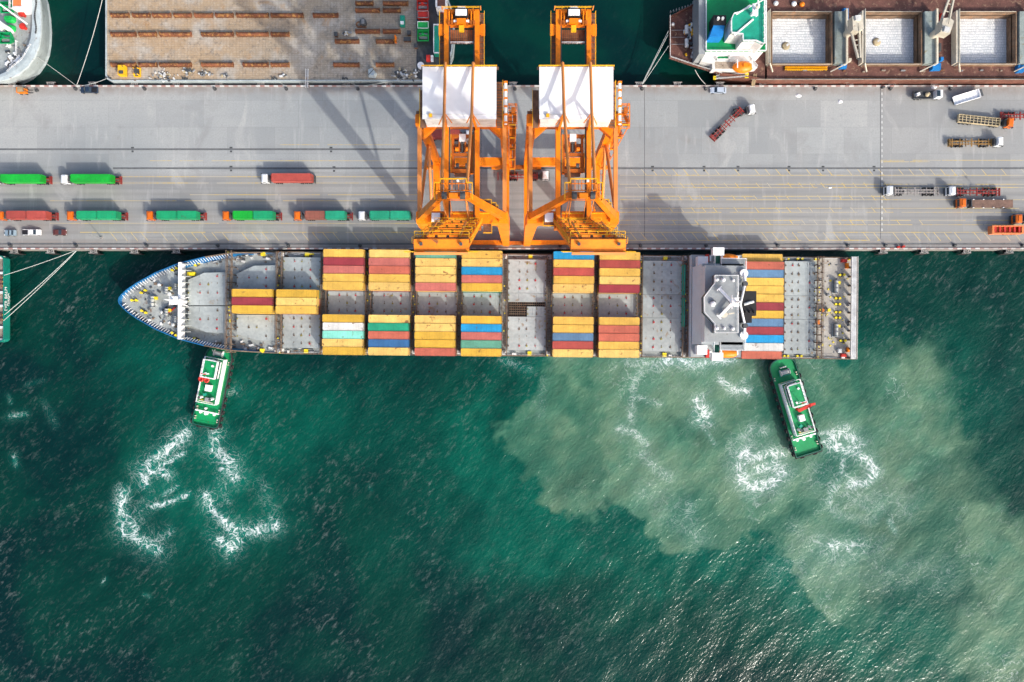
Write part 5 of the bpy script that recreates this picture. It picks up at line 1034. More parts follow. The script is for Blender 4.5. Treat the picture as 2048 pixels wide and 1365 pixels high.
# rusty beams lying on it
def beam(px0, px1, py, label, wd=1.55):
    (xa, y), (xb, _) = W(px0, py, bz + .8), W(px1, py, bz + .8); Lb = xb - xa; b = MB()
    b.tube([(-Lb / 2, 0, .62), (Lb / 2, 0, .62)], wd * .36, 12, 0); b.box((0, 0, .16), (Lb * .94, wd * .8, .3), 0, 1)
    n_ = max(3, int(Lb / 1.3))
    for i in range(n_ + 1): b.box((-Lb / 2 + i * Lb / n_, 0, .42), (.16, wd, .82), 0, 1 if i % 2 else 0, (1, .75))
    for e in (-1, 1): b.tube([(e * Lb / 2, 0, .62), (e * (Lb / 2 + .16), 0, .62)], wd * .47, 12, 0)
    for i in range(n_): b.box((-Lb / 2 + (i + .5) * Lb / n_, rnd.uniform(-.2, .2), 1.15), (.35, .3, .2), 0, 1)
    tag(b.build('steel_beam', [M['rustbeam'], M['rust']], None, ((xa + xb) / 2, y, bz)), label, 'beam', 'rusty beams on the barge deck')
rows = {'top': (30, ((223, 256), (266, 298), (306, 340), (349, 381), (390, 424), (432, 465), (474, 535), (543, 605), (627, 675))), 'middle': (68, ((223, 270), (279, 311), (320, 381), (404, 465), (474, 535), (543, 577))),
        'bottom': (129, ((223, 270), (279, 312), (320, 381), (404, 465), (487, 535), (543, 577), (668, 717), (753, 787)))}
for nm, (py, sp) in rows.items():
    for i, (a, b_) in enumerate(sp): beam(a, b_, py, f'rusty beam on the barge, {ORD[i + 1]} from the left in the {nm} long row')
for (a, b_, py), lb in zip(((712, 745, 6), (767, 815, 6), (712, 758, 20), (767, 800, 20), (712, 758, 62), (767, 800, 62), (671, 717, 82), (753, 787, 82)),
        ('left one of the upper pair at the top edge', 'right one of the upper pair at the top edge', 'left one of the second pair from the top', 'right one of the second pair from the top', 'just below the dark drum', 'below the teal box', 'left of the pair above the mooring side', 'right of the pair beside the orange marker')):
    beam(a, b_, py, 'dark rust beam on the barge, ' + lb)
def gadget(name, label, cat, px, py, z, mats, f, rz=0., group=None):
    x, y = W(px, py, z + .8); b = MB(); f(b); return tag(b.build(name, mats, None, (x, y, z), rz), label, cat, group)
def g_gen(b): b.b2(-1., 1., -1.5, 1.5, .2, 1.9, 0); b.b2(-1.05, 1.05, -1.4, 1.4, 0, .2, 1); b.b2(-.7, .7, -1.2, -.2, 1.9, 2., 1); b.cyl(.6, 1., 1.9, 2.5, .12, 8, 1)
gadget('generator', 'yellow generator box at the lower left of the barge', 'generator', 246, 143, bz, [M['yellowrail'], M['darkgrey']], g_gen)
def g_frame(b):
    for x in (-.9, .9): b.bar((x, -1.3, .3), (x, 1.3, .3), .3, .3, 0)
    for y in (-1.3, 1.3): b.bar((-.9, y, .3), (.9, y, .3), .3, .3, 0)
    for x in (-.8, .8):
        for y in (-1.1, 1.1): b.bar((x, y, .3), (x * .8, y * .8, 1.6), .22, .22, 0)
    b.box((0, .2, .8), (1.1, 1.4, .9), 0, 1)
gadget('winch_frame', 'yellow frame with dark winch beside the yellow generator', 'winch', 273, 144, bz, [M['yellowrail'], M['darkgrey']], g_frame)
def g_scrap(seed, n_, sp):
    def f(b):
        r_ = random.Random(seed)
        for k in range(n_): b.box((r_.gauss(0, sp), r_.gauss(0, sp * .5), .15 + r_.random() * .35), (r_.uniform(.2, 1.1), r_.uniform(.15, .6), r_.uniform(.1, .5)), r_.uniform(0, 3), r_.choice((0, 1, 2, 0, 3)))
    return f
GS = [M['dirtywhite'], M['darkgrey'], M['midgrey'], M['cargobeige']]
for k, (px, py, n_, sp, lb) in enumerate(((325, 152, 40, 1.6, 'scattered white and grey scrap right of the yellow winch frame'), (372, 142, 26, .9, 'grey scrap heap below the third bottom beam'), (408, 146, 30, 1., 'grey scrap heap left of the fifth bottom beam'), (810, 148, 60, 1.7, 'wide scrap heap at the lower right of the barge'),
                                        (692, 66, 14, .8, 'small pale scrap heap near the barge centre'), (565, 150, 10, .5, 'small dark scrap bits near the plank gangway'), (450, 151, 10, .8, 'scrap bits below the fourth bottom beam'))):
    o_ = gadget('scrap_heap', lb, 'scrap', px, py, bz, GS, g_scrap(k, n_, sp)); o_['kind'] = 'stuff'
def g_sheet(b): b.prism([(-1.2, -1.3), (.9, -1.6), (1.4, -.2), (.2, 1.6), (-1.4, 1.1)], 0, 1.2, 0, [(-.9, -.9), (.6, -1.2), (1., -.2), (.1, 1.2), (-1., .8)]); b.bar((-1, -1, 1.25), (.8, .9, 1.25), .15, .1, 1)
gadget('tarpaulin_bundle', 'blue grey tarpaulin bundle on the lower edge of the barge', 'tarpaulin', 744, 145, bz, [M['greyhull'], M['darkgrey']], g_sheet)
def g_drum(b): b.cyl(.6, 0, 0, 1.6, 1., 16, 1); b.torus((-.9, -.3, .4), .75, .22, 'z', 14, 6, 0); b.b2(-1.4, 1.4, -1.2, -1., 0, .5, 0); b.box((.6, 0, 1.7), (.9, 1.3, .2), 0, 2)
gadget('cable_drum', 'dark drum with a coiled rust hose on the barge', 'drum', 723, 46, bz, [M['rust'], M['darkgrey'], M['midgrey']], g_drum)
def g_teal(b): b.b2(-.7, .7, -1.6, 1.6, 0, 1.3, 0); b.b2(-.5, .5, -1.2, -.4, 1.3, 1.8, 1); b.b2(-.4, .4, .3, 1.2, 1.3, 1.5, 0)
gadget('pump_unit', 'teal machine box on the barge near the deck edge', 'machine', 805, 43, bz, [M['teal'], M['white']], g_teal)
def g_mark(b): b.box((0, 0, .5), (.5, 1.5, 1.), 0, 0); b.cyl(0, .9, 0, 1.5, .3, 8, 0)
gadget('marker_post', 'orange marker beside the short rusty beams', 'marker', 791, 80, bz, [M['orange']], g_mark)
def g_crate(b): b.b2(-.5, .5, -.6, .6, 0, .9, 0); b.b2(-.55, .55, -.65, .65, .9, 1., 1)
for px, py, lb in ((818, 66, 'rust brown crate by the green grab'), (818, 79, 'dark brown crate by the green grab'), (811, 79, 'small brown crate left of the dark crate'), (672, 69, 'dark purple brown crate near barge centre'), (832, 92, 'round dark crate at the bow deck edge')): gadget('crate', lb, 'crate', px, py, bz, [M['rust'], M['darkgrey']], g_crate)
def g_grab(b):
    for s in (-1, 1): b._add([(-1.7, s * .1, 1.9), (1.7, s * .1, 1.9), (1.7, s * 1.7, 1.6), (-1.7, s * 1.7, 1.6), (-1.5, s * .1, .0), (1.5, s * .1, .0), (1.5, s * .6, .0), (-1.5, s * .6, .0)], [(0, 1, 5, 4), (2, 3, 7, 6), (1, 2, 6, 5), (3, 0, 4, 7), (4, 5, 6, 7)], 0)
    b.b2(-1.3, 1.3, -.9, .9, 1.1, 1.3, 1)
    for s in (-1, 1): b.bar((s * 1.6, -1.7, 1.7), (s * 1.6, 1.7, 1.7), .25, .3, 0); b.bar((-1.7, s * 1.6, 1.7), (1.7, s * 1.6, 1.7), .25, .25, 0); b.bar((s * 1.2, 0, 1.6), (0, 0, 2.7), .18, .18, 0)
    b.cyl(0, 0, 2.4, 2.9, .35, 10, 0)
def g_box(b): b.b2(-1.6, 1.6, -1., 1., 0, 1.6, 0); b.b2(-1.75, 1.75, -1.1, 1.1, 1.6, 1.75, 0); b.rail([(-1.6, -1, 1.75), (1.6, -1, 1.75), (1.6, 1, 1.75), (-1.6, 1, 1.75), (-1.6, -1, 1.75)], .4, .1, 1)
gadget('grab_bucket', 'red grab bucket on the barge bow deck', 'grab', 846, 13, bz, [M['red'], M['midgrey']], g_grab); gadget('hatch_box', 'red lidded box below the red grab bucket', 'box', 847, 33, bz, [M['red'], M['midgrey']], g_box)
gadget('hatch_box', 'bright green lidded box above the green grab bucket', 'box', 847, 54, bz, [M['green'], M['white']], g_box); gadget('grab_bucket', 'green grab bucket on the barge bow deck', 'grab', 847, 74, bz, [M['green'], M['midgrey']], g_grab)
def g_rw(b): b.b2(-1.1, .1, -.9, .9, 0, 1.2, 0); b.b2(.25, 1., .1, .9, 0, 1., 1); b.b2(.25, 1., -.9, -.1, 0, 1., 1)
gadget('windlass', 'red and white windlass at the barge bow', 'winch', 860, 117, bz, [M['red'], M['white']], g_rw)
(xa, ya), (xb, yb) = W(614, 176, .6), W(615, 140, 1.4); b = MB(); b.bar((xa, ya, .35), (xb, yb, 1.35), .75, .12, 0); b.rail([(xa - .35, ya, .35), (xb - .35, yb, 1.35)], .9, .06, 1); b.rail([(xa + .35, ya, .35), (xb + .35, yb, 1.35)], .9, .06, 1)
tag(b.build('gangway', [M['midgrey'], M['white']]), 'narrow grey gangway from quay to the barge', 'gangway')

# ------------------------------------------------------------------ bulk carrier (upper right)
kz = 2.0
bulk = thing('bulk_carrier', 'brown bulk carrier with green decks and open holds of white cargo', 'ship', (W(1338, 80, kz)[0], W(0, 80, kz)[1], WZ))
def kw_(b, name, mats, par=None):
    if par is None: return b.build(name, mats, bulk, world=True)
    return b.build(name, mats, par, world=False)
def Q(px, py, z=kz): return W(px, py, z)
ys_ = Q(0, 163)[1]; yc = ys_ + 14.; yn = yc + 14.
st = [(1338, 36), (1338, 118), (1395, 137), (1440, 150), (1500, 157)]
kp = [Q(a, b_) for a, b_ in st] + [(Q(1530, 0)[0], ys_), (260, ys_), (260, yn), (Q(1530, 0)[0], yn)] + [(Q(a, 0)[0], 2 * yc - Q(a, b_)[1]) for a, b_ in ((1500, 157), (1440, 150), (1395, 137))]
def scl(p, f): return [(x + (f if x < 30 else 0) * 1, yc + (y - yc) * (1 - f * .07)) for x, y in p]
b = MB(); r3 = lambda p, z: [(x, y, z) for x, y in p]; low = [(x + (6 if x < 60 else 0), yc + (y - yc) * (.8 if x < 60 else .995)) for x, y in kp]
inn = [(x + (.3 if x < 60 else 0), yc + (y - yc) * .985) for x, y in kp]
b.loft([r3(low, WZ - 5), r3(low, WZ + .3), r3(kp, kz), r3(kp, kz + 1.1), r3(inn, kz + 1.1), r3(inn, kz - .1)], 0); kw_(b, 'hull', [M['bulkbrown']])
b = MB(); hx = [(1541, 1658), (1726, 1836), (1912, 2024)]
xs_all = [Q(1345, 0)[0]] + [v for a, c_ in hx for v in (Q(a, 0)[0], Q(c_, 0)[0])]
HY0, HY1 = Q(0, 131)[1], Q(0, 31)[1]
b.prism([p for p in inn if p[0] < Q(1535, 0)[0] + 3], kz - .4, kz, 0); x0_ = Q(1534, 0)[0]
b.b2(x0_, 259, ys_ + .3, HY0, kz - .4, kz, 0); b.b2(x0_, 259, HY1, yn - .3, kz - .4, kz, 0)
pv_ = x0_
for a, c_ in hx: b.b2(pv_, Q(a, 0)[0], HY0, HY1, kz - .4, kz, 0); pv_ = Q(c_, 0)[0]
b.b2(pv_, 259, HY0, HY1, kz - .4, kz, 0); kw_(b, 'deck', [M['deckred']])
sm_ = bpy.data.materials.new('white sacks'); sm_.use_nodes = True; n = sm_.node_tree.nodes; l = sm_.node_tree.links; b_ = n['Principled BSDF']; tc = N('TexCoord').outputs['Object']; flat = mapped((1, 1, 1))
wrp = N('VectorMath', operation='MULTIPLY_ADD'); wn = N('TexNoise'); wn.inputs['Scale'].default_value = .5; l.new(flat, wn.inputs['Vector']); l.new(wn.outputs[1], wrp.inputs[0]); wrp.inputs[1].default_value = (.5, .5, 0); l.new(flat, wrp.inputs[2])
br = N('TexBrick', offset=.5); br.inputs['Scale'].default_value = 1.25; br.inputs['Color1'].default_value = (.56, .60, .62, 1); br.inputs['Color2'].default_value = (.74, .76, .77, 1); br.inputs['Mortar'].default_value = (.34, .39, .43, 1); br.inputs['Mortar Size'].default_value = .05; br.inputs['Brick Width'].default_value = .62; br.inputs['Row Height'].default_value = 1.; br.inputs['Bias'].default_value = .2
l.new(wrp.outputs[0], br.inputs['Vector']); l.new(mixc(mrange(noise(flat, .25, 6, .5), .62, .74, 0, .6), br.outputs[0], (.36, .38, .38)), b_.inputs['Base Color']); b_.inputs['Roughness'].default_value = .7
bmp = N('Bump'); bmp.inputs['Distance'].default_value = .5; l.new(br.outputs[1], bmp.inputs['Height']); bmp.invert = True; l.new(bmp.outputs[0], b_.inputs['Normal'])
for i, (a, c_) in enumerate(hx):
    xa, xb = Q(a, 0)[0], Q(c_, 0)[0]; b = MB(); ct = kz + 1.6
    for (p, q, r_, s_) in ((xa - .35, xa, HY0 - .35, HY1 + .35), (xb, xb + .35, HY0 - .5, HY1 + .5), (xa, xb, HY0 - .35, HY0), (xa, xb, HY1, HY1 + .35)): b.b2(p, q, r_, s_, kz - 6, ct, 0)
    for y in (HY0 - .4, HY1 + .3): b.b2(xa, xb, y, y + .1, ct, ct + .12, 1)
    kw_(b, 'hatch_coaming', [M['rustwall'], M['cream']])
    b = MB(); nx_, ny_ = 16, 14; g_ = [[(xa + .02 + (xb - xa - .04) * u / nx_, HY0 + .02 + (HY1 - HY0 - .04) * v_ / ny_, kz - 2.5 + .35 * vn) for u in range(nx_ + 1) for vn in [random.random() if 0 < u < nx_ else .3]] for v_ in range(ny_ + 1)]
    b.loft(g_, 0, False, True); o_ = b.build('sack_cargo', sm_); tag(o_, ('layer of white sacks filling the left open hold', 'layer of white sacks filling the middle open hold', 'layer of white sacks filling the right open hold')[i], 'sacks', kind='stuff')
    b = MB(); c = W((1572, 1754, 1935)[i], (92, 84, 30)[i], 0); b.ball((0, 0, .1), 1.3 if i < 2 else .7, 0, 10, .35); b.box((.4, .2, .3), (.9, .6, .5), .7, 1); b.box((-.6, -.3, .3), (.7, .5, .4), .2, 0)
    None; tag(b.build('spill_heap', [M['cargobeige'], M['dirtywhite']], None, (c[0], c[1], kz - 2.25)), ('brown heap on the sacks in the left hold', 'beige heap on the sacks in the middle hold', 'small pale heap on the sacks in the right hold')[i], 'heap')
    # folded hatch cover leaves standing at both ends
    for e, (p0, wd) in enumerate(((xb + .8, 3.6), (xa - 1.6, .9))):
        if e == 1 and i == 0: wd = .5
        b = MB(); b.b2(p0, p0 + wd * .84, HY0 - .2, HY1 + .2, kz + .2, kz + (2.1 if e == 0 else 2.6), 0); 
        b.b2(p0 + wd * .84, p0 + wd, HY0 - .6, HY1 + .6, kz + .2, kz + 3., 1); [b.b2(p0 + .1, p0 + wd * .8, y - .05, y + .05, kz + 2.1, kz + 2.16, 2) for y in np.linspace(HY0 + 1, HY1 - 1, 6) if e == 3]
        b.bar((p0 + wd * .9, HY0 - .5, kz + 2.6), (p0 - .6 if e == 0 else p0 + wd + 1.5, HY0 - 2.2, kz + .5), .3, .4, 1); kw_(b, 'hatch_cover', [M['weathered'] if e == 0 else M['cream'], M['cream'], M['yellow']])
b = MB(); [b.rail([(x, ys_ + .3, kz), (x + 20, ys_ + .3, kz)], 1.1, .07, 0, step=2) for x in np.arange(80, 240, 20)]; b.rail([kp[0] + (kz + 1.1,), kp[1] + (kz + 1.1,), kp[2] + (kz + 1.1,), kp[3] + (kz + 1.1,)], .9, .08, 0); kw_(b, 'railing', M['dirtywhite'])
b = MB(); xx = Q(1570, 0)[0]; b.b2(xx, 258, ys_ + .9, ys_ + 1.1, kz, kz + .5, 0); b.b2(Q(1500, 0)[0], 258, ys_ - .0, ys_ + .25, kz + 1.1, kz + 1.25, 1)
for x in np.arange(xx, 250, 6.): b.box((x, ys_ + 3.1 + random.uniform(-.3, .3), kz + .25), (random.uniform(.4, 1.4), .3, .5), 0, random.choice((0, 1, 2)))
kw_(b, 'deck_pipes', [M['rust'], M['coaming'], M['midgrey']])
# superstructure of the bulk carrier
zz = kz + 7
b = MB(); e0 = Q(1397, 0, zz); e1 = Q(1530, 0, zz)[0]; yb_ = Q(0, 103, zz)[1]; b.b2(e0[0] + 1.9, e1 - .3, yb_, 2 * yc - yb_ + 2, kz, zz, 0); b.b2(e0[0], e0[0] + 1.95, yb_ - 1., 2 * yc - yb_ + 2.5, kz, zz + .35, 2); b.b2(e0[0] + 1.95, e1, yb_ - .25, 2 * yc - yb_ + 2.2, zz, zz + .12, 1); kw_(b, 'superstructure', [M['white'], M['tugreen'], M['house']])
b = MB(); z4 = zz + .12; b.rail([(e0[0] + 2., yc + 9, z4), (e0[0] + 2., yb_ - .2, z4), (e1, yb_ - .2, z4), (e1, yc + 9, z4)], 1.1, .15, 0); kw_(b, 'deck_railing', M['white'])
b = MB(); z5 = zz + 6; pts = [Q(a, c_, z5) for a, c_ in ((1461, 42), (1461, 68), (1484, 71), (1484, 84), (1510, 84), (1523, 90), (1527, 90), (1527, 2), (1475, 28), (1466, 30))]; b.prism(pts, zz, z5, 0, None, 1); BRK = kw_(b, 'bridge', [M['dirtywhite'], M['teal']])
b = MB(); b.rail([(x, y, z5) for x, y in pts + pts[:1]], 1.1, .16, 0); b.bar((*Q(1468, 72, z5), z5 + .2), (*Q(1506, 40, z5), z5 + .3), .5, .25, 0); b.bar((*Q(1472, 30, z5), z5 + .2), (*Q(1500, 12, z5), z5 + .3), .4, .25, 0); kw_(b, 'bridge_railing', [M['white']])
b = MB(); c = Q(1503, 30, z5); b.tube([(*c, z5), (*c, z5 + 6)], .5, 10, 0, .3); b.box((c[0], c[1], z5 + 3), (1.6, 3.4, .25), 0, 0); b.bar((c[0] - .2, c[1] - 2.6, z5 + 4.4), (c[0] + .4, c[1] + 2.6, z5 + 4.4), .35, .3, 0); b.box((c[0], c[1], z5 + 5), (1., 1., .5), 0, 1); kw_(b, 'radar_mast', [M['white'], M['cream']])
b = MB(); f0_ = Q(1419, 74, zz + 4); f1_ = Q(1452, 46, zz + 5); b.prism([(f0_[0], f0_[1]), (f1_[0] - .6, f0_[1]), (f1_[0], f1_[1]), (f0_[0] + 1.3, f1_[1])], zz, zz + 4, 0); b.prism([(f0_[0] + 1., f1_[1] - .3), (f1_[0] + .2, f1_[1] - .3), (f1_[0] + .2, f1_[1] + 2.4), (f0_[0] + 1., f1_[1] + 2.4)], zz, zz + 4.6, 1)
for q in (.9, 2.2): b.cyl(f0_[0] + 1.3 + q, f1_[1] + 1.2, zz + 4.6, zz + 5.4, .42, 12, 2)
kw_(b, 'funnel', [M['blue'], M['black'], M['dirtywhite']])
b = MB(); zl = kz + 3.2; b.prism([Q(a, c_, zl) for a, c_ in ((1402, 122), (1412, 106), (1434, 104), (1436, 110), (1492, 104), (1505, 118), (1515, 135), (1490, 138), (1425, 138), (1424, 128))], kz, zl, 0); b.rail([(*Q(a, c_, zl), zl) for a, c_ in ((1402, 122), (1412, 106), (1432, 106), (1432, 121), (1457, 121), (1457, 106), (1490, 105), (1513, 134))], 1., .16, 0, step=1.2); b.prism([Q(a, c_, zl) for a, c_ in ((1433, 107), (1456, 107), (1456, 120), (1433, 120))], zl, zl + .06, 1); b.prism([Q(a, c_, zl) for a, c_ in ((1430, 124), (1470, 124), (1470, 138), (1430, 138))], zl, zl + .05, 2); kw_(b, 'boat_deck', [M['dirtywhite'], M['tugreen'], M['coaming']])
b = MB(); c = Q(1487, 133, zl + 2); rings = []
for i in range(11): t = i / 10; rr = .05 + 1.75 * math.sin(math.pi * t) ** .55; rings.append([(c[0] - 3.2 + 6.4 * t, c[1] + rr * math.cos(a), zl + 1.3 + rr * .8 * math.sin(a)) for a in np.linspace(0, 2 * PI, 13)[:-1]])
b.loft(rings, 0, True, True); b.box((c[0] + .4, c[1], zl + 2.8), (1.4, 1., .5), 0, 0); kw_(b, 'lifeboat', [M['orange']])
b = MB(); [b.bar((c[0] + q, c[1] + 2, zl), (c[0] + q, c[1] + 1.5, zl + 3.2), .25, .25, 0) for q in (-2.2, 2.2)]; [b.bar((c[0] + q, c[1] + 1.5, zl + 3.2), (c[0] + q, c[1] - 1, zl + 3.3), .25, .25, 0) for q in (-2.2, 2.2)]; kw_(b, 'lifeboat_davit', M['white'])
b = MB(); (xa, ya), (xb, yb) = Q(1432, 155, 1), Q(1490, 155, 1); b.bar((xa, ya, .6), (xb, yb, 2.6), 1., .15, 0); b.rail([(xa, ya + .45, .6), (xb, yb + .45, 2.6)], .9, .09, 1); b.rail([(xa, ya - .45, .6), (xb, yb - .45, 2.6)], .9, .09, 1); b.box((xb, yb, 2.5), (1.1, 1.5, .4), 0, 2); b.box((xa - .3, ya, .6), (.9, 1.1, .3), 0, 2); kw_(b, 'accommodation_ladder', [M['midgrey'], M['dirtywhite'], M['yellow']])
b = MB(); r_ = random.Random(4)
for k in range(46): px_, py_ = r_.uniform(1370, 1394), r_.uniform(45, 115); c = Q(px_, py_); b.box((c[0], c[1], kz + .4), (r_.uniform(.3, 1.3), r_.uniform(.3, 1.2), r_.uniform(.4, 1.)), r_.choice((0, .3)), r_.choice((0, 1, 2, 1, 3)))
for px_, py_ in ((1372, 58), (1372, 66), (1372, 85), (1372, 93)): c = Q(px_, py_); b.tube([(c[0], c[1] - .6, kz + .8), (c[0], c[1] + .6, kz + .8)], .6, 10, 2)
for k in range(3): y = Q(0, 62 + k * 14)[1]; b.b2(Q(1342, 0)[0], Q(1368, 0)[0], y - .05, y + .05, kz + .3, kz + .45, 0)
c = Q(1345, 51); b.ball((*c, kz + .6), .55, 2, 10); kw_(b, 'mooring_gear', [M['midgrey'], M['darkgrey'], M['dirtywhite'], M['yellowrail']])
b = MB()
for s in (0, 1):
    for k in range(18):
        t = k / 17; a_ = Q(1340, 120); c_ = Q(1438, 152); x = a_[0] + (c_[0] - a_[0]) * t; y = a_[1] + (c_[1] - a_[1]) * t; y = y + .5 if s == 0 else 2 * yc - y - .5; b.box((x, y, kz + .6), (.12, .6, 1.), -.3 if s == 0 else .3, 0)
kw_(b, 'bulwark_stays', M['midgrey'])
# two deck cranes of the bulk carrier
def kcrane(px, py, tip, lab, hz=9):
    c = Q(px, py, kz + hz); b = MB(); b.tube([(*c, kz), (*c, kz + hz - 3)], 1.15, 14, 0); kw_(b, 'crane_pedestal', M['cream'])
    e = Q(*tip, kz + 8); d_ = Vector((e[0] - c[0], e[1] - c[1], 0)).normalized(); p_ = Vector((-d_.y, d_.x, 0)); b = MB(); cv = Vector((c[0], c[1], 0))
    f_ = [cv + d_ * x + p_ * y for x, y in ((-2.4, -1.4), (1.6, -1.6), (2.2, 0), (1.6, 1.6), (-2.4, 1.4))]; b.prism([(q.x, q.y) for q in f_], kz + hz - 3, kz + hz, 0); b.box((cv.x - d_.x * 1.6, cv.y - d_.y * 1.6, kz + hz + .3), (1.4, 1.6, .6), math.atan2(d_.y, d_.x), 1)
    for s in (-1, 1):
        p0 = cv + d_ * 1.6 + p_ * s * 1.15; p1 = Vector((e[0], e[1], 0)) + p_ * s * .35; p0.z = kz + hz - 2; p1.z = kz + 7.5; b.bar(p0, p1, .5, .7, 0)
        for t in (.3, .5, .7, .9): q = p0.lerp(p1, t); q2 = q - p_ * s * (1.15 - .8 * t) * 2; b.bar(q, q2, .2, .2, 0) if s > 0 else None
    b.tube([(cv.x, cv.y, kz + hz + .4), (e[0], e[1], kz + 7.8)], .06, 5, 2); b.box((e[0], e[1], kz + 7.4), (1., .9, .6), 0, 2); kw_(b, 'crane_jib', [M['cream'], M['dirtywhite'], M['darkgrey']])
kcrane(1716, 48, (1720, 115), 'a'); kcrane(1895, 50, (1912, -30), 'b')
b = MB()
for px_, py_, sx_, sy_, k in ((1692, 32, 1.8, 5.4, 0), (1690, 60, 1.2, 1.6, 1), (1692, 74, 1.3, 1., 2), (1690, 95, .9, 3., 1), (1687, 133, 2.4, 1.2, 0), (1873, 133, 3.2, 2.4, 0), (1884, 118, 1., 1.2, 0), (1885, 34, .8, 2.6, 3), (1873, 60, 1.4, 2., 1), (1880, 95, .8, 3., 1), (2042, 137, 2.4, 2.4, 0), (1700, 120, 1., 1., 2)):
    c = Q(px_, py_, kz + 1); b.prism([(c[0] - sx_ / 2, c[1] - sy_ / 2), (c[0] + sx_ / 2, c[1] - sy_ / 2 * .9), (c[0] + sx_ / 2 * .9, c[1] + sy_ / 2), (c[0] - sx_ / 2 * .95, c[1] + sy_ / 2 * .95)], kz, kz + 1.2, k, [(c[0] - sx_ * .4, c[1] - sy_ * .42), (c[0] + sx_ * .38, c[1] - sy_ * .4), (c[0] + sx_ * .4, c[1] + sy_ * .4), (c[0] - sx_ * .36, c[1] + sy_ * .42)])
kw_(b, 'deck_machinery', [M['blue'], M['darkgrey'], M['cream'], M['red']])
dr = MB(); dr.cyl(0, 0, 0, .7, .235, 10, 0); dr.cyl(0, 0, .7, .85, .12, 10, 1); d0 = dr.build('gas_bottle', [M['bottle'], M['orange']]); first = True
for r_ in range(2):
    for k in range(24):
        c = Q(1570 + k * 3.55, 136 + r_ * 4.4); o_ = d0 if first else d0.copy()
        if not first: C.objects.link(o_)
        first = False; o_.location = (c[0], c[1], kz); tag(o_, 'small round yellow bottle in the double row along the ship deck', 'gas bottle', 'yellow bottles lined up on the bulk carrier')
for px_, py_, m_, lb in ((1588, 8, 'white', 'white bag on the north side deck of the bulk carrier'), (1604, 9, 'orange', 'orange bag beside the white bag on the bulk carrier'), (1552, 7, 'dirtywhite', 'pale bag at left on the bulk carrier side deck')):
    b = MB(); b.ball((0, 0, .5), .8, 0, 10, .7); b.box((0, 0, 1.), (.4, .4, .2), 0, 0); c = Q(px_, py_, kz + .5); tag(b.build('bulk_bag', M[m_], None, (c[0], c[1], kz)), lb, 'bag')

# ------------------------------------------------------------------ ship end at the upper left, green stern at the left
uz = 5.0
ul = thing('cargo_ship', 'pale grey rounded ship end with green grabs at the upper left', 'ship', (*W(-40, 60, 0), WZ))
out = [W(a, c_, uz) for a, c_ in ((-260, 164), (0, 164), (20, 160), (40, 150), (58, 135), (72, 115), (80, 95), (84, 70), (85, 40), (83, 10), (78, -25), (66, -60), (40, -90), (0, -104), (-260, -104))]
inn = [W(a, c_, uz) for a, c_ in ((-258, 152), (0, 152), (14, 146), (30, 134), (46, 117), (58, 98), (64, 78), (67, 55), (67, 40), (65, 10), (60, -20), (50, -50), (28, -76), (0, -88), (-258, -88))]
cx_, cy_ = W(-100, 40, 0); low = [(cx_ + (x - cx_) * .9, cy_ + (y - cy_) * .9) for x, y in out]
b = MB(); b.loft([r3(low, WZ - 3), r3(low, WZ + 1), r3(out, uz), r3(out, uz + .6), r3([(x * .5 + p * .5, y * .5 + q * .5) for (x, y), (p, q) in zip(out, inn)], uz + .75), r3(inn, uz + .6), r3(inn, uz - 1.3)], 0, True, False); b.build('hull', [M['greyhull']], ul, world=True)
b = MB(); b.prism(inn, uz - 1.8, uz - 1.2, 0); b.build('deck', [M['shipgrey']], ul, world=True)
b = MB(); c = W(38, 1, uz + 2); b.b2(c[0] - 1.9, c[0] + 2.9, c[1] - 2.8, c[1] + 8, uz - 1.2, uz + 2.2, 0); b.b2(c[0] - 1.6, c[0] + .8, c[1] - 1.8, c[1] + 6, uz + 2.2, uz + 2.3, 1); b.rail([(c[0] - 2.2, c[1] + 8, uz + 2.2), (c[0] - 2.2, c[1] - 2.8, uz + 2.2), (c[0] + 2.6, c[1] - 2.8, uz + 2.2)], .9, .12, 0); b.build('deckhouse', [M['white'], M['salmon']], ul, world=True)
b = MB(); p0, p1 = W(-10, 2, uz + 5), W(52, 47, uz + 3); b.bar((*p0, uz + 5), (*p1, uz + 2.5), .4, .4, 0); c = W(4, 50, uz + 3); b.cyl(c[0], c[1], uz - 1.2, uz + 4, .7, 12, 0); b.cyl(*W(2, 58, uz), uz - 1.2, uz + 3, .6, 12, 0)
r_ = random.Random(9)
for k in range(60): px_ = r_.uniform(8, 62); c = W(px_, r_.uniform(88, 100 + (62 - px_) * .8), uz); b.box((c[0], c[1], uz - .9), (r_.uniform(.2, 1.6), r_.uniform(.15, .7), r_.uniform(.2, .8)), r_.uniform(0, 3), r_.choice((0, 0, 1, 2, 3)))
b.rail([(*W(30, 80, uz), uz - 1.2), (*W(30, 108, uz), uz - 1.2), (*W(38, 120, uz), uz - 1.2)], 1., .12, 0); b.rail([(*W(66, 92, uz), uz + .6), (*W(50, 120, uz), uz + .6), (*W(20, 145, uz), uz + .6)], .8, .06, 0)
b.build('deck_gear', [M['white'], M['darkgrey'], M['coaming'], M['midgrey']], ul, world=True)
ch = MB()
for k in range(40): t = k / 39; c = W(71.5 + 1.5 * math.sin(t * 9), -5 + 72 * t, uz + .7); ch.torus((c[0], c[1], uz + .85), .18, .07, 'z' if k % 2 else 'y', 8, 5)
ch.build('anchor_chain', [M['darkgrey']], ul, world=True)
for px_, py_, lb in ((17, 18, 'upper green grab on the upper left ship'), (15, 79, 'lower green grab on the upper left ship')): gadget('grab_bucket', lb, 'grab', px_, py_, uz - 1.2, [M['tugreen'], M['midgrey']], g_grab)
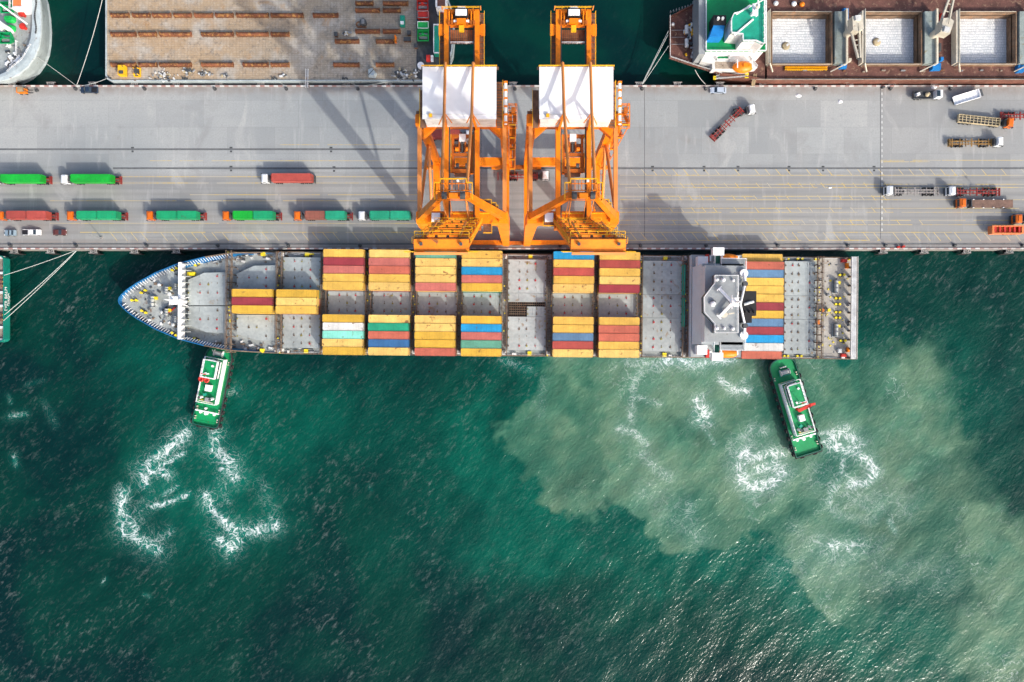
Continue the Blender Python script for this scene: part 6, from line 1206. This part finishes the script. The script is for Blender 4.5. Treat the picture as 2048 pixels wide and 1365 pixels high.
def g_lid(b): b.prism([(-1.6, -.6), (-1.1, -1), (1.1, -1), (1.6, -.6), (1.6, .6), (1.1, 1), (-1.1, 1), (-1.6, .6)], 0, 1.2, 0, [(-1.2, -.4), (-.8, -.7), (.8, -.7), (1.2, -.4), (1.2, .4), (.8, .7), (-.8, .7), (-1.2, .4)]); b.box((0, 0, 1.3), (.8, .3, .2), 0, 0)
gadget('hatch_box', 'upper bright green lidded box on the upper left ship', 'box', 18, 38, uz - 1.2, [M['green']], g_lid); gadget('hatch_box', 'lower bright green lidded box on the upper left ship', 'box', 18, 56, uz - 1.2, [M['green']], g_lid)
def g_disc(b): b.cyl(0, 0, 0, 1.3, .5, 14, 0); b.cyl(0, 0, 1.3, 1.6, .95, 16, 0); b.cyl(0, 0, 1.6, 1.7, .5, 12, 0)
gadget('ventilator', 'upper round red ventilator on the upper left ship', 'ventilator', 46, 30, uz - 1.2, [M['red']], g_disc); gadget('ventilator', 'lower round red ventilator on the upper left ship', 'ventilator', 48, 55, uz - 1.2, [M['red']], g_disc)
gz = .5; TX = W(8, 0, gz)[0]; GC_ = (682.5 - 598) * .1543
gs = thing('cargo_ship', 'green ship stern with white name lettering at the left edge', 'ship', (*W(-60, 600, 0), WZ))
gy = 13.45
top = [(-230, GC_ + gy), (TX - 1.6, GC_ + gy), (TX - .5, GC_ + gy - .3), (TX, GC_ + gy - .9), (TX, GC_ - gy + .9), (TX - .5, GC_ - gy + .3), (TX - 1.6, GC_ - gy), (-230, GC_ - gy)]
def gsh(dx, f): return [(x + (dx if x > -200 else 0), GC_ + (y - GC_) * f) for x, y in top]
b = MB(); rim = gsh(-.3, .98)
b.loft([r3(gsh(-5, .9), WZ - 3), r3(gsh(-3.4, .93), WZ), r3(gsh(-.25, .99), -2.5), r3(top, -1.9), r3(top, gz), r3(rim, gz), r3(rim, gz - 1.1)], 0); b.build('hull', [M['greenhull']], gs, world=True)
b = MB(); b.prism(rim, gz - 1.5, gz - 1, 0); b.build('deck', [M['coaming']], gs, world=True)
b = MB()
for py_ in (515, 546, 585, 612, 655, 680): c = W(-6, py_, gz); b.b2(c[0] - 4, c[0] + 1.8, c[1] - .35, c[1] + .35, gz - 1, gz - .3, 0)
for py_ in (555, 564, 572, 630, 640): c = W(2, py_, gz); b.b2(c[0] - 1.4, c[0] + .2, c[1] - .45, c[1] + .45, gz - 1, gz - .4, 1); b.cyl(c[0] + .5, c[1], gz - 1, gz - .2, .2, 8, 2)
b.build('mooring_gear', [M['dirtywhite'], M['deckred'], M['yellow']], gs, world=True)
loc_ = Vector(gs.location)
for txt, size, zb, py_, nm in (('EVER BALM', 1.5, -.72, 598.5, 'ship_name'), ('PANAMA', 1.0, -1.55, 599.5, 'home_port'), ('IMO 9786', .62, -2.1 + .22, 600, 'hull_number')):
    pos = Vector((TX + .06, W(0, py_, -.5)[1], zb)); mtx = Matrix(((0, 0, 1, pos.x - loc_.x), (1, 0, 0, pos.y - loc_.y), (0, 1, 0, pos.z - loc_.z), (0, 0, 0, 1)))
    text_mesh(txt, size, nm, M['white'], gs, mtx)

# ------------------------------------------------------------------ fenders, bollards, ropes and small things on the quay edge
fm = MB()
for x in (-.95, .95): fm.bar((x, 0, -.25), (x, 1.1, -.25), .2, .3, 0)
fm.bar((-1, .55, -.3), (1, .55, -.3), .16, .2, 0); fm.bar((-.9, .05, -.2), (.9, 1.05, -.2), .14, .16, 0); fm.bar((.9, .05, -.2), (-.9, 1.05, -.2), .14, .16, 0); fm.bar((-1.3, 1.1, -.3), (1.5, 1.1, -.3), .16, .3, 0); fm.cyl(0, .55, -.7, -.15, .3, 10, 1)
f0 = fm.build('fender_frame', [M['stone'], M['rubber']]); fp = MB(); fp.b2(-1.3, 1.3, 1.12, 1.3, -3.6, -.45, 0); fp.tube([(0, .02, -2), (0, 1.12, -2)], .7, 12, 0); fpm = fp.build('fender_panel', M['rubber']); fmesh, pmesh = f0.data, fpm.data; bpy.data.objects.remove(f0); bpy.data.objects.remove(fpm)
sp = [(27, 's'), (100, 's'), (186, 's'), (268, 's'), (352, 's'), (1768, 's'), (1850, 's'), (1935, 's'), (2020, 's')] + [(23, 'n'), (100, 'n'), (184, 'n'), (268, 'n'), (352, 'n'), (437, 'n'), (521, 'n'), (605, 'n'), (692, 'n'), (777, 'n'), (1026, 'n'), (1279, 'n'), (1355, 'n'), (1440, 'n'), (1526, 'n'), (1610, 'n'), (1700, 'n'), (1785, 'n'), (1870, 'n')]
cn = {'s': 0, 'n': 0}
for px_, sd_ in sp:
    cn[sd_] += 1; x = W(px_, 0)[0]; t = thing('quay_fender', f"grey braced fender number {cn[sd_]} from the left along the {'lower' if sd_ == 's' else 'upper'} quay edge", 'fender', (x, QS if sd_ == 's' else QN, 0), PI if sd_ == 's' else 0, 'fenders along the quay')
    for nm, me_ in (('fender_frame', fmesh), ('fender_panel', pmesh)): c = bpy.data.objects.new(nm, me_); C.objects.link(c); c.parent = t
bo = MB(); bo.cyl(0, 0, 0, .12, .55, 14, 0); bo.cyl(0, 0, .12, .6, .3, 14, 0, .34); bo.tube([(-.35, 0, .7), (.35, 0, .7)], .27, 10, 0); bme = bo.build('bollard', M['darkgrey']); bdat = bme.data; bpy.data.objects.remove(bme)
k_ = 0
for px_, sd_ in [(x, 's') for x in (22, 153, 294, 436, 577, 720, 1120, 1281, 1412, 1555, 1695, 1770, 1908, 2044)] + [(x, 'n') for x in (152, 290, 430, 573, 716, 1030, 1284, 1411, 1630, 1780, 1900)]:
    k_ += 1; x = W(px_, 0)[0]; o_ = bpy.data.objects.new('bollard', bdat); C.objects.link(o_); o_.location = (x, QS + 1.15 if sd_ == 's' else QN - 1.1, 0); i_ = k_ if sd_ == 's' else k_ - 14
    tag(o_, f"black mooring bollard, {ORD[i_] if i_ < 14 else 'last'} from the left on the {'lower' if sd_ == 's' else 'upper'} quay edge", 'bollard', 'bollards along the quay')
def rope(p0, z0, p1, z1, label, r_=.10, sag=.6, n_=12, m='rope'):
    a, c_ = Vector((*W(*p0, z0), z0)), Vector((*W(*p1, z1), z1)); b = MB()
    b.tube([a.lerp(c_, i / n_) - Vector((0, 0, sag * 4 * (i / n_) * (1 - i / n_))) for i in range(n_ + 1)], r_, 6, 0); tag(b.build('mooring_rope', M[m]), label, 'rope', 'mooring ropes')
rope((153, 172), .7, (206, -6), 6, 'long rope rising from quay past the upper left ship to the top edge')
rope((153, 172), .7, (75, 115), 4, 'thin rope from the upper left ship down to the quay', .07); rope((163, 172), .7, (216, 156), 1.5, 'short rope from the barge left corner to the quay', .08)
rope((150, 502), .7, (8, 551), .6, 'upper rope from the green stern to the quay'); rope((152, 502), .7, (9, 630), .6, 'middle rope from the green stern to the quay'); rope((153, 502), .7, (7, 642), .6, 'lowest rope from the green stern to the quay')
rope((573, 173), .7, (549, 158), 1.5, 'short dark rope at the left of the barge gangway', .07); rope((716, 173), .7, (690, 158), 1.5, 'short dark rope at the barge middle', .07); rope((728, 172), .7, (815, 155), 1.6, 'pale rope from the barge lower right to the quay', .09)
for k, (p, lb) in enumerate((((1337, 62), 'upper'), ((1336, 70), 'middle'), ((1337, 92), 'lower'))): rope((1284 + k, 168), .7, p, 3.2, f'{lb} rope from the bulk ship stern to the quay', .09)
rope((1411, 169), .7, (1390, 140), 3.2, 'short pale rope below the bulk ship stern', .1); rope((577, 496), .7, (475, 512), 1, 'dark rope from container ship bow section to the quay', .09, .3, 12, 'darkgrey'); rope((436, 497), .7, (560, 507), 1., 'thin dark rope lying close along the container ship side', .07, .2, 12, 'darkgrey')
rope((425, 704), -.2, (425, 700), 1.5, 'short tow line from the bow tug to the ship', .1, 0)
(xa, ya), (xb, yb) = W(1505, 173, .3), W(1509, 150, 2); b = MB(); b.bar((xa, ya, .4), (xb, yb, 2.2), .9, .15, 0); b.rail([(xa - .4, ya, .4), (xb - .4, yb, 2.2)], .9, .06, 0); b.rail([(xa + .4, ya, .4), (xb + .4, yb, 2.2)], .9, .06, 0); tag(b.build('gangway', M['timber']), 'timber coloured gangway from quay to the bulk ship', 'gangway')
def post(px_, py_, label, h_=6.5, z=0):
    x, y = W(px_, py_, z); b = MB(); b.tube([(0, 0, 0), (0, 0, h_)], .12, 8, 0, .07); b.box((0, 0, .15), (.7, .7, .3), 0, 1); b.bar((0, 0, h_), (.9, .2, h_ + .1), .14, .1, 0); b.box((.9, .2, h_), (.5, .25, .12), 0, 1); tag(b.build('lamp_post', [M['midgrey'], M['stone']], None, (x, y, z)), label, 'lamp post')
post(203, 476, 'thin grey lamp post near the parked cars'); 
for px_, py_, lb, s_ in ((1597, 192, 'white plastic sheet on the quay near the bulk ship', 1.), (1681, 204, 'crumpled white sheet on the quay, right one', 1.1), (1868, 174, 'pale sack by the upper kerb beside the cargo lorry', 1.2), (1660, 376, 'small white scrap on the quay lanes', .6)):
    b = MB(); r_ = random.Random(px_); p_ = [(s_ * (.6 + .5 * r_.random()) * math.cos(a), s_ * .6 * (.6 + .5 * r_.random()) * math.sin(a)) for a in np.linspace(0, 2 * PI, 9)[:-1]]; b.prism(p_, .01, .25, 0, [(x * .6, y * .6) for x, y in p_]); tag(b.build('plastic_sheet', M['white'], None, (*W(px_, py_), 0)), lb, 'sheet')
for px_, py_, lb in ((75, 182, 'small dark box beside the orange forklift'), (1765, 176, 'dark mooring hook set by the upper kerb'), (1795, 495, 'red kerb marker near the ship stern'), (1805, 494, 'second red kerb marker further right')):
    b = MB(); b.box((0, 0, .35), (.9, .6, .7), .3, 0); b.box((0, 0, .75), (.6, .4, .1), .3, 0); tag(b.build('equipment_box', M['red'] if 'red' in lb else M['darkgrey'], None, (*W(px_, py_), 0)), lb, 'box')
x, y = W(1958, 386); b = MB(); b.bar((0, 0, 0), (0, 0, 4.2), .14, .14, 0); b.box((0, 0, .2), (1., .7, .4), .2, 0); b.box((0, 0, 4.2), (.5, .4, .5), 0, 0); tag(b.build('signal_post', M['darkgrey'], None, (x, y, 0)), 'dark post standing above the right hand lorry lane', 'post')
